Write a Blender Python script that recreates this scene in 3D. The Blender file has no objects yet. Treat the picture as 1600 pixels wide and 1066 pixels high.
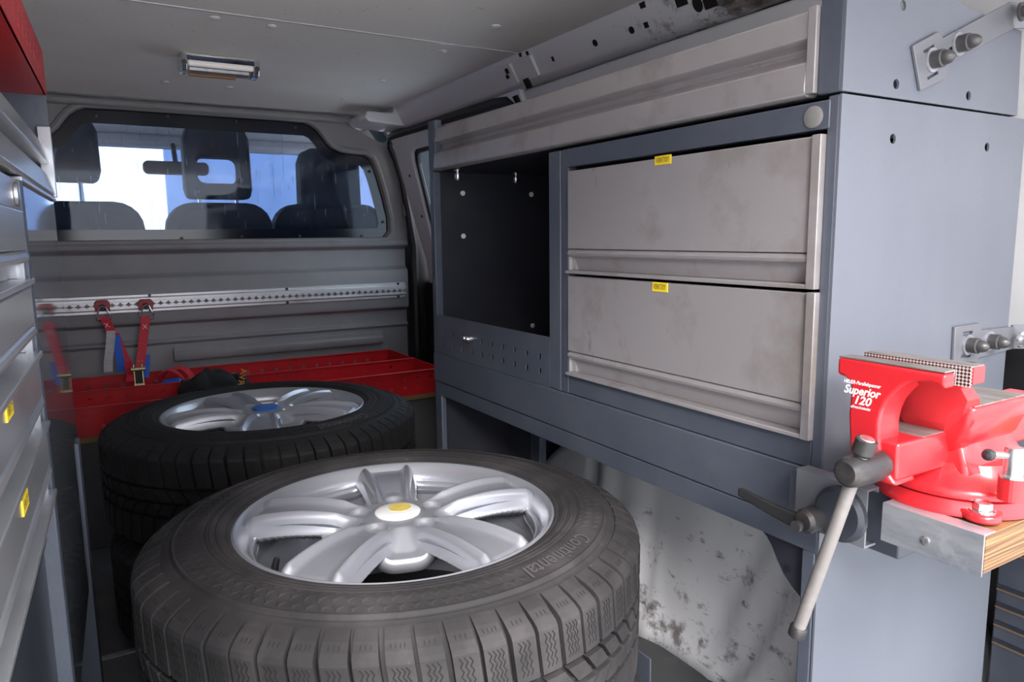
import bpy, bmesh, math, random
from mathutils import Vector, Matrix
random.seed(7)
S = bpy.context.scene
COL = S.collection
PI = math.pi

# ---------------------------------------------------------------- camera
H = 0.88                       # lens height above the van floor
FPX = 1131.69                  # focal length in pixels of the 1600 px frame
_vy = Vector((122 - 800, 533 - 377, -FPX)).normalized()
_vx = Vector((2732 - 800, 533 - 346, -FPX)).normalized()
_vz = _vx.cross(_vy)
M3 = Matrix((_vx, _vy, _vz))   # camera axes -> van axes (x right, y forward, z up)
cam = bpy.data.cameras.new('camera')
cam.sensor_width = 36.0
cam.lens = FPX * 36 / 1600
cam.clip_start = 0.02
camo = bpy.data.objects.new('camera', cam)
COL.objects.link(camo)
camo.matrix_world = Matrix.Translation((0, 0, H)) @ M3.to_4x4()
S.camera = camo

# ---------------------------------------------------------------- light
S.view_settings.view_transform = 'Standard'
S.view_settings.look = 'None'
S.view_settings.gamma = 1.0
S.view_settings.use_curve_mapping = False
S.view_settings.exposure = 0.9
W = bpy.data.worlds.new('world')
S.world = W
W.use_nodes = True
bg = W.node_tree.nodes['Background']
bg.inputs[0].default_value = (0.89, 0.925, 1.0, 1)
bg.inputs[1].default_value = 2.2
# soft workshop / daylight source outside the open rear doors, left and above
al = bpy.data.lights.new('yard_light', 'AREA')
al.shape = 'RECTANGLE'
al.size = 1.0
al.size_y = 0.8
al.energy = 125
al.color = (1.0, 0.965, 0.95)
alo = bpy.data.objects.new('yard_light', al)
COL.objects.link(alo)
alo.location = (-1.35, -2.9, 2.75)
alo.rotation_euler = (Vector((0.45, 0.9, 0.55)) - Vector(alo.location)).to_track_quat('-Z', 'Y').to_euler()

# added light, no real lamp: bounces off the yard floor to lift the ceiling
a2 = bpy.data.lights.new('added_bounce_light', 'AREA')
a2.shape = 'RECTANGLE'; a2.size = 2.6; a2.size_y = 1.6; a2.energy = 250; a2.color = (1.0, 0.97, 0.95)
a2o = bpy.data.objects.new('added_bounce_light', a2)
COL.objects.link(a2o)
a2o.location = (0.3, -2.3, 3.5)

# ---------------------------------------------------------------- pixel helpers
def ray(x, y):
    return M3 @ Vector(((x - 800) / FPX, -(y - 533) / FPX, -1.0))
def _w(v):
    return Vector((v.x, v.y, v.z + H))
def ony(x, y, Y):
    d = ray(x, y); return _w(d * (Y / d.y))
def onx(x, y, X):
    d = ray(x, y); return _w(d * (X / d.x))
def onz(x, y, z):
    d = ray(x, y); return _w(d * ((z - H) / d.z))

# ---------------------------------------------------------------- materials
def mat(name, col, rough=0.5, metal=0.0, noise=None, bump=None, coat=0.0, spec=0.5, emit=None):
    """noise: list of (colour, scale, lo, hi, stretch xyz, rough)"""
    m = bpy.data.materials.new(name); m.use_nodes = True
    nt = m.node_tree; N = nt.nodes; L = nt.links
    b = N['Principled BSDF']
    b.inputs['Roughness'].default_value = rough
    b.inputs['Metallic'].default_value = metal
    b.inputs['Coat Weight'].default_value = coat
    b.inputs['Coat Roughness'].default_value = 0.08
    b.inputs['Specular IOR Level'].default_value = spec
    b.inputs['Base Color'].default_value = (*col, 1)
    if emit:
        b.inputs['Emission Color'].default_value = (*emit[0], 1)
        b.inputs['Emission Strength'].default_value = emit[1]
    tc = N.new('ShaderNodeTexCoord')
    prev = None
    for (c2, sc, lo, hi, st, det) in (noise or []):
        mp = N.new('ShaderNodeMapping'); mp.inputs['Scale'].default_value = st
        L.new(tc.outputs['Object'], mp.inputs[0])
        n = N.new('ShaderNodeTexNoise'); n.inputs['Scale'].default_value = sc
        n.inputs['Detail'].default_value = det; n.inputs['Roughness'].default_value = 0.62
        L.new(mp.outputs[0], n.inputs['Vector'])
        mr = N.new('ShaderNodeMapRange'); mr.inputs[1].default_value = lo; mr.inputs[2].default_value = hi
        L.new(n.outputs['Fac'], mr.inputs[0])
        mx = N.new('ShaderNodeMix'); mx.data_type = 'RGBA'
        L.new(mr.outputs[0], mx.inputs[0])
        if prev is None: mx.inputs[6].default_value = (*col, 1)
        else: L.new(prev, mx.inputs[6])
        mx.inputs[7].default_value = (*c2, 1)
        prev = mx.outputs[2]
    if prev is not None: L.new(prev, b.inputs['Base Color'])
    if bump:
        n = N.new('ShaderNodeTexNoise'); n.inputs['Scale'].default_value = bump[0]; n.inputs['Detail'].default_value = 3
        L.new(tc.outputs['Object'], n.inputs['Vector'])
        bp = N.new('ShaderNodeBump'); bp.inputs['Strength'].default_value = bump[1]; bp.inputs['Distance'].default_value = 0.002
        L.new(n.outputs['Fac'], bp.inputs['Height']); L.new(bp.outputs[0], b.inputs['Normal'])
    return m

U = (1, 1, 1)
MT = {}
MT['steel'] = mat('blue_grey_paint', (0.078, 0.091, 0.120), 0.42, 0.15,
                  [((0.105, 0.116, 0.142), 6, .45, .75, U, 4), ((0.07, 0.066, 0.066), 14, .66, .8, (1, .5, 1), 6)], (180, .12))
MT['panel'] = mat('lit_panel_paint', (0.140, 0.153, 0.184), 0.4, 0.2,  # frame paint lightened: the light on the end panels is in the colour
                  [((0.16, 0.173, 0.205), 4, .4, .7, (1, 1, .3), 3), ((0.14, 0.135, 0.135), 25, .7, .78, (1, 1, .4), 5)], (220, .1))
MT['inner'] = mat('inner_paint_and_shade', (0.022, 0.024, 0.034), 0.55, 0.1, [((0.035, 0.036, 0.045), 5, .5, .8, U, 3)])  # dark interior; also stands for shade on the bench end panel and gusset
MT['alu'] = mat('brushed_aluminium', (0.36, 0.34, 0.345), 0.38, 0.3,
                [((0.41, 0.395, 0.41), 3, .45, .7, U, 4), ((0.24, 0.205, 0.185), 6.5, .50, .74, U, 7),
                 ((0.13, 0.095, 0.07), 20, .665, .76, (1, 1, .30), 4)], (300, .06))
MT['alu_gloss'] = mat('polished_aluminium', (0.52, 0.53, 0.55), 0.26, 0.7,
                      [((0.40, 0.40, 0.42), 8, .5, .8, U, 4)])
MT['gloss_dark'] = mat('glossy_grey_sheet', (0.13, 0.14, 0.165), 0.045, 0.35)
MT['galv'] = mat('galvanised_steel', (0.44, 0.45, 0.48), 0.36, 0.6,
                 [((0.30, 0.32, 0.36), 60, .4, .65, (1, .2, 1), 4), ((0.58, 0.59, 0.62), 25, .6, .8, U, 4)])
MT['railalu'] = mat('track_aluminium', (0.68, 0.66, 0.67), 0.38, 0.55, [((0.42, 0.40, 0.40), 18, .5, .8, (.3, 1, 1), 5)])
MT['chrome'] = mat('bright_steel', (0.62, 0.62, 0.64), 0.22, 0.9)
MT['darksteel'] = mat('blackened_steel', (0.045, 0.044, 0.046), 0.38, 0.5, [((0.11, 0.095, 0.085), 30, .55, .8, U, 4)])
MT['bolt'] = mat('dark_nut', (0.075, 0.073, 0.075), 0.35, 0.4)
MT['handle'] = mat('bare_grey_rod', (0.22, 0.205, 0.195), 0.55, 0.3, [((0.25, 0.235, 0.225), 60, .5, .7, U, 5)])
MT['rubber'] = mat('dusty_rubber', (0.026, 0.024, 0.025), 0.78, 0,
                   [((0.060, 0.054, 0.055), 9, .42, .72, U, 6), ((0.13, 0.105, 0.085), 40, .66, .82, U, 5)], (120, .15), spec=.35)
MT['rubber_dark'] = mat('dark_rubber', (0.010, 0.0098, 0.0108), 0.72, 0,  # darker rubber for the rear wheels and the barrel disc
                        [((0.019, 0.018, 0.0185), 9, .45, .75, U, 6), ((0.25, 0.25, 0.25), 55, .80, .83, U, 2)], (120, .15), spec=.35)
MT['sipe'] = mat('sipe_cut', (0.008, 0.008, 0.008), 0.9)
MT['rim'] = mat('silver_wheel_paint', (0.38, 0.39, 0.43), 0.30, 0.45,
                [((0.33, 0.325, 0.35), 10, .55, .85, U, 5), ((0.10, 0.065, 0.05), 16, .70, .80, U, 6)], coat=.35)
MT['white_cap'] = mat('white_cap', (0.85, 0.85, 0.83), 0.35)
MT['yellow_disc'] = mat('yellow_disc', (0.72, 0.55, 0.13), 0.45, 0, [((0.60, 0.43, 0.10), 60, .45, .7, U, 3)])
MT['blue_cap'] = mat('blue_cap', (0.02, 0.14, 0.52), 0.35, 0, [((0.01, 0.05, 0.2), 50, .6, .75, U, 3)])
MT['red'] = mat('red_tray_paint', (0.50, 0.013, 0.018), 0.36, 0, [((0.34, 0.01, 0.014), 7, .5, .75, U, 4)])
MT['vise'] = mat('red_vise_paint', (0.56, 0.018, 0.025), 0.30, 0, [((0.50, 0.015, 0.02), 20, .45, .7, U, 4), ((0.16, 0.02, 0.02), 45, .76, .80, U, 3)], (90, .12), coat=.3)
MT['viseworn'] = mat('worn_steel_top', (0.27, 0.25, 0.24), 0.5, 0.5, [((0.15, 0.12, 0.10), 50, .45, .7, (1, .2, 1), 4)])
MT['white_paint'] = mat('white_van_paint', (0.66, 0.66, 0.67), 0.28, 0,
                        [((0.52, 0.51, 0.51), 5, .5, .8, U, 4), ((0.10, 0.085, 0.075), 30, .73, .78, U, 6)], coat=.25)
MT['rail_paint'] = mat('white_rail_paint', (0.66, 0.65, 0.67), 0.3, 0, [((0.55, 0.54, 0.55), 4, .5, .8, U, 4)], coat=.2)
MT['bulk'] = mat('grey_plastic', (0.228, 0.215, 0.222), 0.52, 0, [((0.285, 0.27, 0.278), 3, .45, .7, U, 4), ((0.10, 0.09, 0.088), 16, .68, .8, (.4, 1, 1), 5)], (260, .15))
MT['bulk_dark'] = mat('charcoal_plastic', (0.075, 0.072, 0.076), 0.5, 0, [((0.10, 0.098, 0.10), 4, .45, .7, U, 4)], (260, .12))
MT['ceil'] = mat('ceiling_board', (0.86, 0.835, 0.80), 0.6, 0, [((0.80, 0.775, 0.745), 2.2, .4, .7, U, 4), ((0.30, 0.29, 0.28), 90, .66, .8, U, 3)], (300, .06))
MT['black'] = mat('black_plastic', (0.012, 0.012, 0.014), 0.5)
MT['frit'] = mat('black_print', (0.008, 0.010, 0.018), 0.12)
MT['hole'] = mat('hole_dark', (0.004, 0.004, 0.005), 0.9)
MT['floor'] = mat('floor_board', (0.085, 0.085, 0.088), 0.6, 0, [((0.14, 0.135, 0.125), 8, .5, .75, U, 6)], (60, .1))
MT['wood'] = mat('plywood_top', (0.22, 0.115, 0.05), 0.5, 0, [((0.15, 0.12, 0.05), 6, .4, .7, (.6, 6, 1), 5)])
MT['woodend'] = mat('plywood_edge', (0.27, 0.145, 0.06), 0.6, 0, [((0.10, 0.045, 0.018), 10, .46, .54, (.35, .2, 40), 2)])
MT['blackfab'] = mat('black_fabric', (0.010, 0.011, 0.014), 0.85, 0, [((0.022, 0.023, 0.028), 30, .5, .7, U, 4)], (160, .5))
MT['redweb'] = mat('red_webbing', (0.62, 0.02, 0.04), 0.6, 0, [((0.48, 0.015, 0.03), 60, .45, .7, (1, 1, 4), 3)])
MT['blueweb'] = mat('blue_webbing', (0.01, 0.11, 0.58), 0.55)
MT['greyweb'] = mat('grey_label', (0.47, 0.455, 0.46), 0.7, 0, [((0.36, 0.35, 0.36), 50, .5, .7, (1, 1, 3), 3)])
MT['stitch'] = mat('white_stitch', (0.72, 0.55, 0.55), 0.7)
MT['zinc'] = mat('yellow_zinc', (0.45, 0.40, 0.22), 0.35, 0.7)
MT['yellow'] = mat('yellow_sticker', (0.86, 0.62, 0.03), 0.5)
MT['ink'] = mat('black_ink', (0.03, 0.025, 0.01), 0.6)
MT['whiteink'] = mat('white_print', (0.90, 0.78, 0.80), 0.5)
MT['orange'] = mat('orange_print', (0.70, 0.33, 0.05), 0.6)
MT['seatfab'] = mat('seat_fabric', (0.018, 0.018, 0.022), 0.7, 0, None, (200, .2))
MT['seatgrey'] = mat('seat_grey_fabric', (0.04, 0.035, 0.036), 0.7, 0, None, (200, .2))
MT['lining'] = mat('cab_lining', (0.35, 0.35, 0.36), 0.7)
MT['chest'] = mat('chest_paint', (0.028, 0.032, 0.042), 0.35, 0.1, [((0.045, 0.05, 0.062), 6, .5, .7, U, 3)])
MT['chest_edge'] = mat('rusty_edge', (0.12, 0.075, 0.045), 0.5, 0.4)
MT['tube'] = mat('lamp_tube', (0.85, 0.80, 0.79), 0.35, emit=((1, .93, .9), 0.12))
MT['burnt'] = mat('burnt_plastic', (0.33, 0.16, 0.06), 0.5)
MT['yardwall'] = mat('workshop_wall_paint', (0.15, 0.20, 0.32), 0.7, 0, [((0.10, 0.14, 0.25), 1.2, .4, .7, (1, 1, .2), 3)])
MT['dark_wall'] = mat('workshop_floor_paint', (0.72, 0.69, 0.66), 0.7)

def glass(name, scratch=0.0, tint=(1, 1, 1)):
    m = bpy.data.materials.new(name); m.use_nodes = True
    nt = m.node_tree; N = nt.nodes; L = nt.links
    N.remove(N['Principled BSDF'])
    out = N['Material Output']
    tr = N.new('ShaderNodeBsdfTransparent'); tr.inputs[0].default_value = (*tint, 1)
    gl = N.new('ShaderNodeBsdfGlossy'); gl.inputs['Roughness'].default_value = 0.03
    lw = N.new('ShaderNodeLayerWeight'); lw.inputs[0].default_value = .5
    pw = N.new('ShaderNodeMath'); pw.operation = 'POWER'; pw.inputs[1].default_value = 5; L.new(lw.outputs['Facing'], pw.inputs[0])
    fr = N.new('ShaderNodeMath'); fr.operation = 'MULTIPLY_ADD'; fr.inputs[1].default_value = .9; fr.inputs[2].default_value = .02; L.new(pw.outputs[0], fr.inputs[0])
    mx = N.new('ShaderNodeMixShader')
    L.new(fr.outputs[0], mx.inputs[0]); L.new(tr.outputs[0], mx.inputs[1]); L.new(gl.outputs[0], mx.inputs[2])
    last = mx
    if scratch:
        df = N.new('ShaderNodeBsdfTranslucent'); df.inputs[0].default_value = (.75, .85, 1, 1)
        tc = N.new('ShaderNodeTexCoord'); acc = None
        for (rot, st, lo, hi) in ((.25, (60, 1, 3), .63, .70), (-.9, (50, 1, 4), .66, .72), (1.3, (45, 1, 5), .67, .73), (0, (4, 1, 4), .35, 1.6)):
            mp = N.new('ShaderNodeMapping'); mp.inputs['Scale'].default_value = st; mp.inputs['Rotation'].default_value = (0, rot, 0)
            L.new(tc.outputs['Object'], mp.inputs[0])
            n = N.new('ShaderNodeTexNoise'); n.inputs['Scale'].default_value = 2.2; n.inputs['Detail'].default_value = 4
            L.new(mp.outputs[0], n.inputs['Vector'])
            mr = N.new('ShaderNodeMapRange'); mr.inputs[1].default_value = lo; mr.inputs[2].default_value = hi
            mr.inputs[4].default_value = scratch
            L.new(n.outputs['Fac'], mr.inputs[0])
            if acc is None: acc = mr.outputs[0]
            else:
                a = N.new('ShaderNodeMath'); a.operation = 'MAXIMUM'
                L.new(acc, a.inputs[0]); L.new(mr.outputs[0], a.inputs[1]); acc = a.outputs[0]
        m2 = N.new('ShaderNodeMixShader')
        L.new(acc, m2.inputs[0]); L.new(mx.outputs[0], m2.inputs[1]); L.new(df.outputs[0], m2.inputs[2])
        last = m2
    L.new(last.outputs[0], out.inputs[0])
    return m
MT['acrylic'] = glass('scratched_acrylic', 0.30, (.78, .84, .95))
MT['glass'] = glass('clear_glass', 0.0, (.8, .88, .93))
MT['lens'] = glass('lamp_lens', 0.0, (.9, .9, .9))

def dirty_white(name, axis, a, b, heavy=.5, base=(0.66, 0.655, 0.675)):
    """white paint whose grime thickens along one object axis from a to b"""
    m = mat(name, base, 0.3, 0, None, None, coat=.2)
    nt = m.node_tree; N = nt.nodes; L = nt.links; bs = N['Principled BSDF']
    tc = N.new('ShaderNodeTexCoord'); sp = N.new('ShaderNodeSeparateXYZ'); L.new(tc.outputs['Object'], sp.inputs[0])
    mr = N.new('ShaderNodeMapRange'); mr.inputs[1].default_value = a; mr.inputs[2].default_value = b
    mr.inputs[3].default_value = 0.0; mr.inputs[4].default_value = heavy
    L.new(sp.outputs[axis], mr.inputs[0])
    prev = None
    for (c2, sc, lo, st) in (((.38, .26, .10), 9, .70, (1, 1, 1)), ((.16, .13, .115), 15, .655, (1, 1, 1)), ((.035, .03, .028), 40, .67, (1, .45, 1))):
        mp = N.new('ShaderNodeMapping'); mp.inputs['Scale'].default_value = st; L.new(tc.outputs['Object'], mp.inputs[0])
        n = N.new('ShaderNodeTexNoise'); n.inputs['Scale'].default_value = sc; n.inputs['Detail'].default_value = 8; n.inputs['Roughness'].default_value = .7
        L.new(mp.outputs[0], n.inputs['Vector'])
        s1 = N.new('ShaderNodeMath'); s1.operation = 'ADD'
        h2 = N.new('ShaderNodeMath'); h2.operation = 'MULTIPLY'; h2.inputs[1].default_value = .22; L.new(mr.outputs[0], h2.inputs[0])
        L.new(n.outputs['Fac'], s1.inputs[0]); L.new(h2.outputs[0], s1.inputs[1])
        m2 = N.new('ShaderNodeMapRange'); m2.inputs[1].default_value = lo; m2.inputs[2].default_value = lo + .11; L.new(s1.outputs[0], m2.inputs[0])
        f = N.new('ShaderNodeMath'); f.operation = 'MULTIPLY'; L.new(m2.outputs[0], f.inputs[0]); f.inputs[1].default_value = .85
        mx = N.new('ShaderNodeMix'); mx.data_type = 'RGBA'; L.new(f.outputs[0], mx.inputs[0])
        if prev is None: mx.inputs[6].default_value = (*base, 1)
        else: L.new(prev, mx.inputs[6])
        mx.inputs[7].default_value = (*c2, 1); prev = mx.outputs[2]
    L.new(prev, bs.inputs['Base Color'])
    return m
MT['rail_dirty'] = dirty_white('grimy_rail_paint', 1, 1.38, 1.0, .95)
MT['arch'] = dirty_white('grimy_arch_paint', 2, .6, .0, .50, (0.80, 0.79, 0.80))
# knurled jaw plate
def knurl():
    m = mat('knurled_jaw', (.2, .02, .02), .4, .3)
    nt = m.node_tree; N = nt.nodes; L = nt.links; bs = N['Principled BSDF']
    tc = N.new('ShaderNodeTexCoord'); mp = N.new('ShaderNodeMapping'); mp.inputs['Rotation'].default_value = (PI / 4, 0, 0)
    L.new(tc.outputs['Object'], mp.inputs[0])
    ck = N.new('ShaderNodeTexChecker'); ck.inputs['Scale'].default_value = 420
    ck.inputs[1].default_value = (.55, .50, .48, 1); ck.inputs[2].default_value = (.06, .015, .015, 1)
    L.new(mp.outputs[0], ck.inputs['Vector']); L.new(ck.outputs[0], bs.inputs['Base Color'])
    return m
MT['knurl'] = knurl()

# ---------------------------------------------------------------- mesh builder
class MB:
    def __init__(s): s.v = []; s.f = []
    def add(s, vs, fs):
        k = len(s.v); s.v += [tuple(p) for p in vs]; s.f += [tuple(i + k for i in q) for q in fs]; return s
    def box(s, x0, x1, y0, y1, z0, z1):
        return s.add([(x0, y0, z0), (x1, y0, z0), (x1, y1, z0), (x0, y1, z0), (x0, y0, z1), (x1, y0, z1), (x1, y1, z1), (x0, y1, z1)],
                     [(0, 3, 2, 1), (4, 5, 6, 7), (0, 1, 5, 4), (1, 2, 6, 5), (2, 3, 7, 6), (3, 0, 4, 7)])
    def tube(s, pts, r, n=10, cap=True):
        pts = [Vector(p) for p in pts]; rs = r if isinstance(r, (list, tuple)) else [r] * len(pts)
        up = None; rings = []
        for i, p in enumerate(pts):
            d = (pts[min(i + 1, len(pts) - 1)] - pts[max(i - 1, 0)]).normalized()
            if up is None: up = Vector((0, 0, 1)) if abs(d.z) < .9 else Vector((1, 0, 0))
            a = d.cross(up).normalized(); b = a.cross(d).normalized(); up = b
            rings.append([p + a * (rs[i] * math.cos(2 * PI * k / n)) + b * (rs[i] * math.sin(2 * PI * k / n)) for k in range(n)])
        return s.loft(rings, cap)
    def loft(s, rings, cap=True, closed=True):
        n = len(rings[0]); vs = [p for r in rings for p in r]; fs = []
        for i in range(len(rings) - 1):
            for k in range(n if closed else n - 1):
                k2 = (k + 1) % n
                fs.append((i * n + k, i * n + k2, (i + 1) * n + k2, (i + 1) * n + k))
        if cap:
            fs.append(tuple(range(n - 1, -1, -1))); fs.append(tuple(range((len(rings) - 1) * n, len(rings) * n)))
        return s.add(vs, fs)
    def lathe(s, prof, c, axis='z', n=48, cap=True):
        """prof: (radius, height) list along the axis from point c"""
        c = Vector(c)
        ax = {'x': (Vector((0, 1, 0)), Vector((0, 0, 1)), Vector((1, 0, 0))), 'y': (Vector((1, 0, 0)), Vector((0, 0, 1)), Vector((0, 1, 0))),
              'z': (Vector((1, 0, 0)), Vector((0, 1, 0)), Vector((0, 0, 1)))}[axis]
        rings = [[c + ax[0] * (r * math.cos(2 * PI * k / n)) + ax[1] * (r * math.sin(2 * PI * k / n)) + ax[2] * h for k in range(n)] for r, h in prof]
        return s.loft(rings, cap)
    def prism(s, outline, fn, t0, t1):
        """outline of (a, b); fn(a, b, t) -> point"""
        return s.loft([[fn(a, b, t0) for a, b in outline], [fn(a, b, t1) for a, b in outline]])
    def strip(s, pts, wvec, th):
        """flat ribbon with thickness: centre points, half-width vectors, thickness vectors"""
        rings = []
        for p, w, t in zip(pts, wvec, th):
            p = Vector(p); w = Vector(w); t = Vector(t)
            rings.append([p - w - t, p + w - t, p + w + t, p - w + t])
        return s.loft(rings)
    def plate(s, outline, holes, fn, t0, t1):
        bm = bmesh.new(); loops = []
        for lp in [outline] + list(holes):
            vs = [bm.verts.new((a, b, 0)) for a, b in lp]
            loops.append(vs)
            for i in range(len(vs)): bm.edges.new((vs[i], vs[(i + 1) % len(vs)]))
        bmesh.ops.triangle_fill(bm, use_beauty=True, use_dissolve=False, edges=bm.edges[:])
        bm.verts.index_update()
        v2 = [(v.co.x, v.co.y) for v in bm.verts]; n = len(v2)
        tri = [tuple(v.index for v in f.verts) for f in bm.faces]
        vs = [fn(a, b, t0) for a, b in v2] + [fn(a, b, t1) for a, b in v2]
        fs = list(tri) + [tuple(i + n for i in reversed(t)) for t in tri]
        for lp in loops:
            idx = [v.index for v in lp]
            for i in range(len(idx)):
                a, b = idx[i], idx[(i + 1) % len(idx)]
                fs.append((a, b, b + n, a + n))
        bm.free()
        return s.add(vs, fs)
    def build(s, name, m, parent=None, smooth=False, bevel=0, seg=2, angle=35):
        me = bpy.data.meshes.new(name)
        off = Vector(parent['_o']) if parent is not None and '_o' in parent else Vector((0, 0, 0))
        me.from_pydata([Vector(p) - off for p in s.v], [], s.f)
        bm = bmesh.new(); bm.from_mesh(me); bmesh.ops.recalc_face_normals(bm, faces=bm.faces); bm.to_mesh(me); bm.free()
        me.materials.append(MT[m] if isinstance(m, str) else m)
        o = bpy.data.objects.new(name, me); COL.objects.link(o)
        if parent is not None:
            o.parent = parent; o['_o'] = list(off)
        if bevel:
            b = o.modifiers.new('bevel', 'BEVEL'); b.width = bevel; b.segments = seg; b.limit_method = 'ANGLE'; b.angle_limit = math.radians(40)
            b.harden_normals = False
        if smooth or bevel:
            me.shade_smooth()
            if hasattr(me, 'set_sharp_from_angle'): me.set_sharp_from_angle(angle=math.radians(angle))
        return o

def thing(name, label, cat, loc, group=None):
    o = bpy.data.objects.new(name, None); COL.objects.link(o); o.empty_display_size = .05
    o.location = loc; o['_o'] = list(loc); o['label'] = label; o['category'] = cat
    if group: o['group'] = group
    return o
def tag(o, label, cat, group=None):
    o['label'] = label; o['category'] = cat
    if group: o['group'] = group
    return o
def struct(o, label=None):
    o['kind'] = 'structure'
    if label: o['label'] = label
    return o
def copy_tree(o, parent=None):
    c = o.copy(); COL.objects.link(c); c.parent = parent
    for ch in list(o.children): copy_tree(ch, c)
    return c
def circ(a, b, r, n=12, rb=None, rot=0):
    rb = rb or r
    return [(a + r * math.cos(2 * PI * k / n + rot), b + rb * math.sin(2 * PI * k / n + rot)) for k in range(n)]
def rect(a0, a1, b0, b1): return [(a0, b0), (a1, b0), (a1, b1), (a0, b1)]
def rrect(a0, a1, b0, b1, r, n=5):
    out = []
    for (ca, cb, st) in ((a1 - r, b1 - r, 0), (a0 + r, b1 - r, 90), (a0 + r, b0 + r, 180), (a1 - r, b0 + r, 270)):
        for k in range(n + 1):
            t = math.radians(st + 90 * k / n); out.append((ca + r * math.cos(t), cb + r * math.sin(t)))
    return out
def text_polys(body, size, font_shear=0, bold=0, align='CENTER'):
    cu = bpy.data.curves.new('lettering', 'FONT'); cu.body = body; cu.size = size; cu.align_x = align; cu.align_y = 'CENTER'
    cu.shear = font_shear; cu.offset = bold; cu.resolution_u = 3
    o = bpy.data.objects.new('lettering', cu); COL.objects.link(o)
    bpy.context.view_layer.update()
    me = bpy.data.meshes.new_from_object(o)
    vs = [tuple(v.co) for v in me.vertices]; fs = [tuple(p.vertices) for p in me.polygons]
    bpy.data.objects.remove(o); bpy.data.curves.remove(cu); bpy.data.meshes.remove(me)
    return vs, fs
def text(name, body, size, fn, m, parent, shear=0, bold=0):
    vs, fs = text_polys(body, size, shear, bold)
    b = MB(); b.add([fn(v[0], v[1]) for v in vs], fs)
    return b.build(name, m, parent)

yz = lambda X: (lambda a, b, t: Vector((X + t, a, b)))       # plate in a wall facing x
xz = lambda Y: (lambda a, b, t: Vector((a, Y + t, b)))       # plate facing y
xy = lambda Z: (lambda a, b, t: Vector((a, b, Z + t)))

# ================================================================ STRUCTURE
XL, XR, YB, YR = -0.46, 1.30, 2.90, -0.13
fl = struct(MB().box(XL, XR, YR - .25, YB + .05, -0.04, 0.0).build('floor', 'floor'))
MB().box(XL + .05, 0.70, 1.668, 1.682, 0.0, 0.004).build('floor_strip', 'galv', fl)
ce = struct(MB().box(XL, XR, YR, YB + .12, 1.366, 1.40).build('ceiling', 'ceil'))
MB().box(XL + .02, 1.075, YR, 1.716, 1.36, 1.3655).build('ceiling_panel', 'ceil', ce, bevel=.002)
MB().box(XL + .02, 1.075, 1.7225, YB + .10, 1.36, 1.3655).build('ceiling_panel', 'ceil', ce, bevel=.002)
MB().box(XL + .02, 1.06, 1.7145, 1.724, 1.3585, 1.362).build('seam_strip', 'white_paint', ce, bevel=.001)
for (px, py) in ((258, 127), (359, 136), (335, 27), (775, 40), (691, 79), (597, 125), (537, 154), (424, 40)):
    p = onz(px, py, 1.36)
    MB().lathe([(.011, 0), (.011, -.003), (.006, -.006)], (p.x, p.y, 1.36), 'z', 12).build('screw_cap', 'rail_paint', ce, smooth=True)

# bulkhead -----------------------------------------------------------------
XBL, XBR, XC = -0.36, 1.197, 0.42
bu = None
def bpt(px, py, Y=2.87):
    p = ony(px, py, Y); return (p.x, p.z)
right_top = [bpt(*q) for q in ((637.5, 384), (635, 337), (621, 281), (613, 250), (605, 232), (592, 222), (575, 213), (545, 196))]
half = [(x - XC, z) for x, z in right_top]
outer = [(XC + a, z) for a, z in half] + [(1.02, 1.355), (XC - .60, 1.355)] + [(XC - a, z) for a, z in reversed(half)]
win_px = ((598, 372), (606, 361), (605, 338), (597, 305), (589, 277), (582, 257), (577, 248), (567, 241), (545, 238.5), (528, 236), (517, 231), (509, 223), (502, 213), (495, 204), (486, 197), (476, 192), (455, 190), (434, 188))
wh = [(p[0] - XC, p[1]) for p in (bpt(*q) for q in win_px)]
win = [(XC + a, z) for a, z in wh] + [(XC - a, z) for a, z in reversed(wh)]
win[-1] = (win[-1][0], win[-1][1])
bu = MB().plate(outer, [win], xz(2.862), 0, .05).build('wall_front', 'bulk', None, bevel=.006, seg=3)
struct(bu, 'moulded grey bulkhead behind the cab with a wide window')
def lower_profile():
    return [(2.935, 0), (2.885, 0), (2.885, .505), (2.876, .512), (2.876, .520), (2.890, .526), (2.890, .578), (2.862, .588), (2.858, .60), (2.858, .738), (2.862, .748),
            (2.880, .758), (2.884, .766), (2.886, .832), (2.870, .841), (2.856, .845), (2.852, .852), (2.852, .866), (2.862, .876), (2.935, .876)]
MB().prism(lower_profile(), lambda a, b, t: Vector((t, a, b)), XBL, XBR - .012).build('ribbed_panel', 'bulk', bu, bevel=.003)
MB().prism([(2.885, .49), (2.864, .494), (2.864, .474), (2.858, .470), (2.858, .45), (2.864, .441), (2.885, .437)], lambda a, b, t: Vector((t, a, b)), .265, 1.068).build('raised_pad', 'bulk', bu, bevel=.003)
MB().box(1.168, 1.2, 2.842, 2.87, .965, 1.085).build('grip_block', 'bulk', bu, bevel=.008, seg=3)
MB().box(XC - .62, 1.02, 2.835, 2.92, 1.325, 1.352).build('upper_ledge', 'bulk', bu, bevel=.012, seg=3)
# raised border following the window
def border(loop, r, y):
    pts = [Vector((a, y, b)) for a, b in loop]; pts = pts + [pts[0], pts[1]]
    return MB().tube(pts, r, 8, False)
cx_, cz_ = XC, 1.08
ring = [(XC + (a - XC) * 1.02, cz_ + (z - cz_) * 1.04) for a, z in win]
border(ring, .012, 2.860).build('window_surround', 'bulk', bu, smooth=True)

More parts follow.
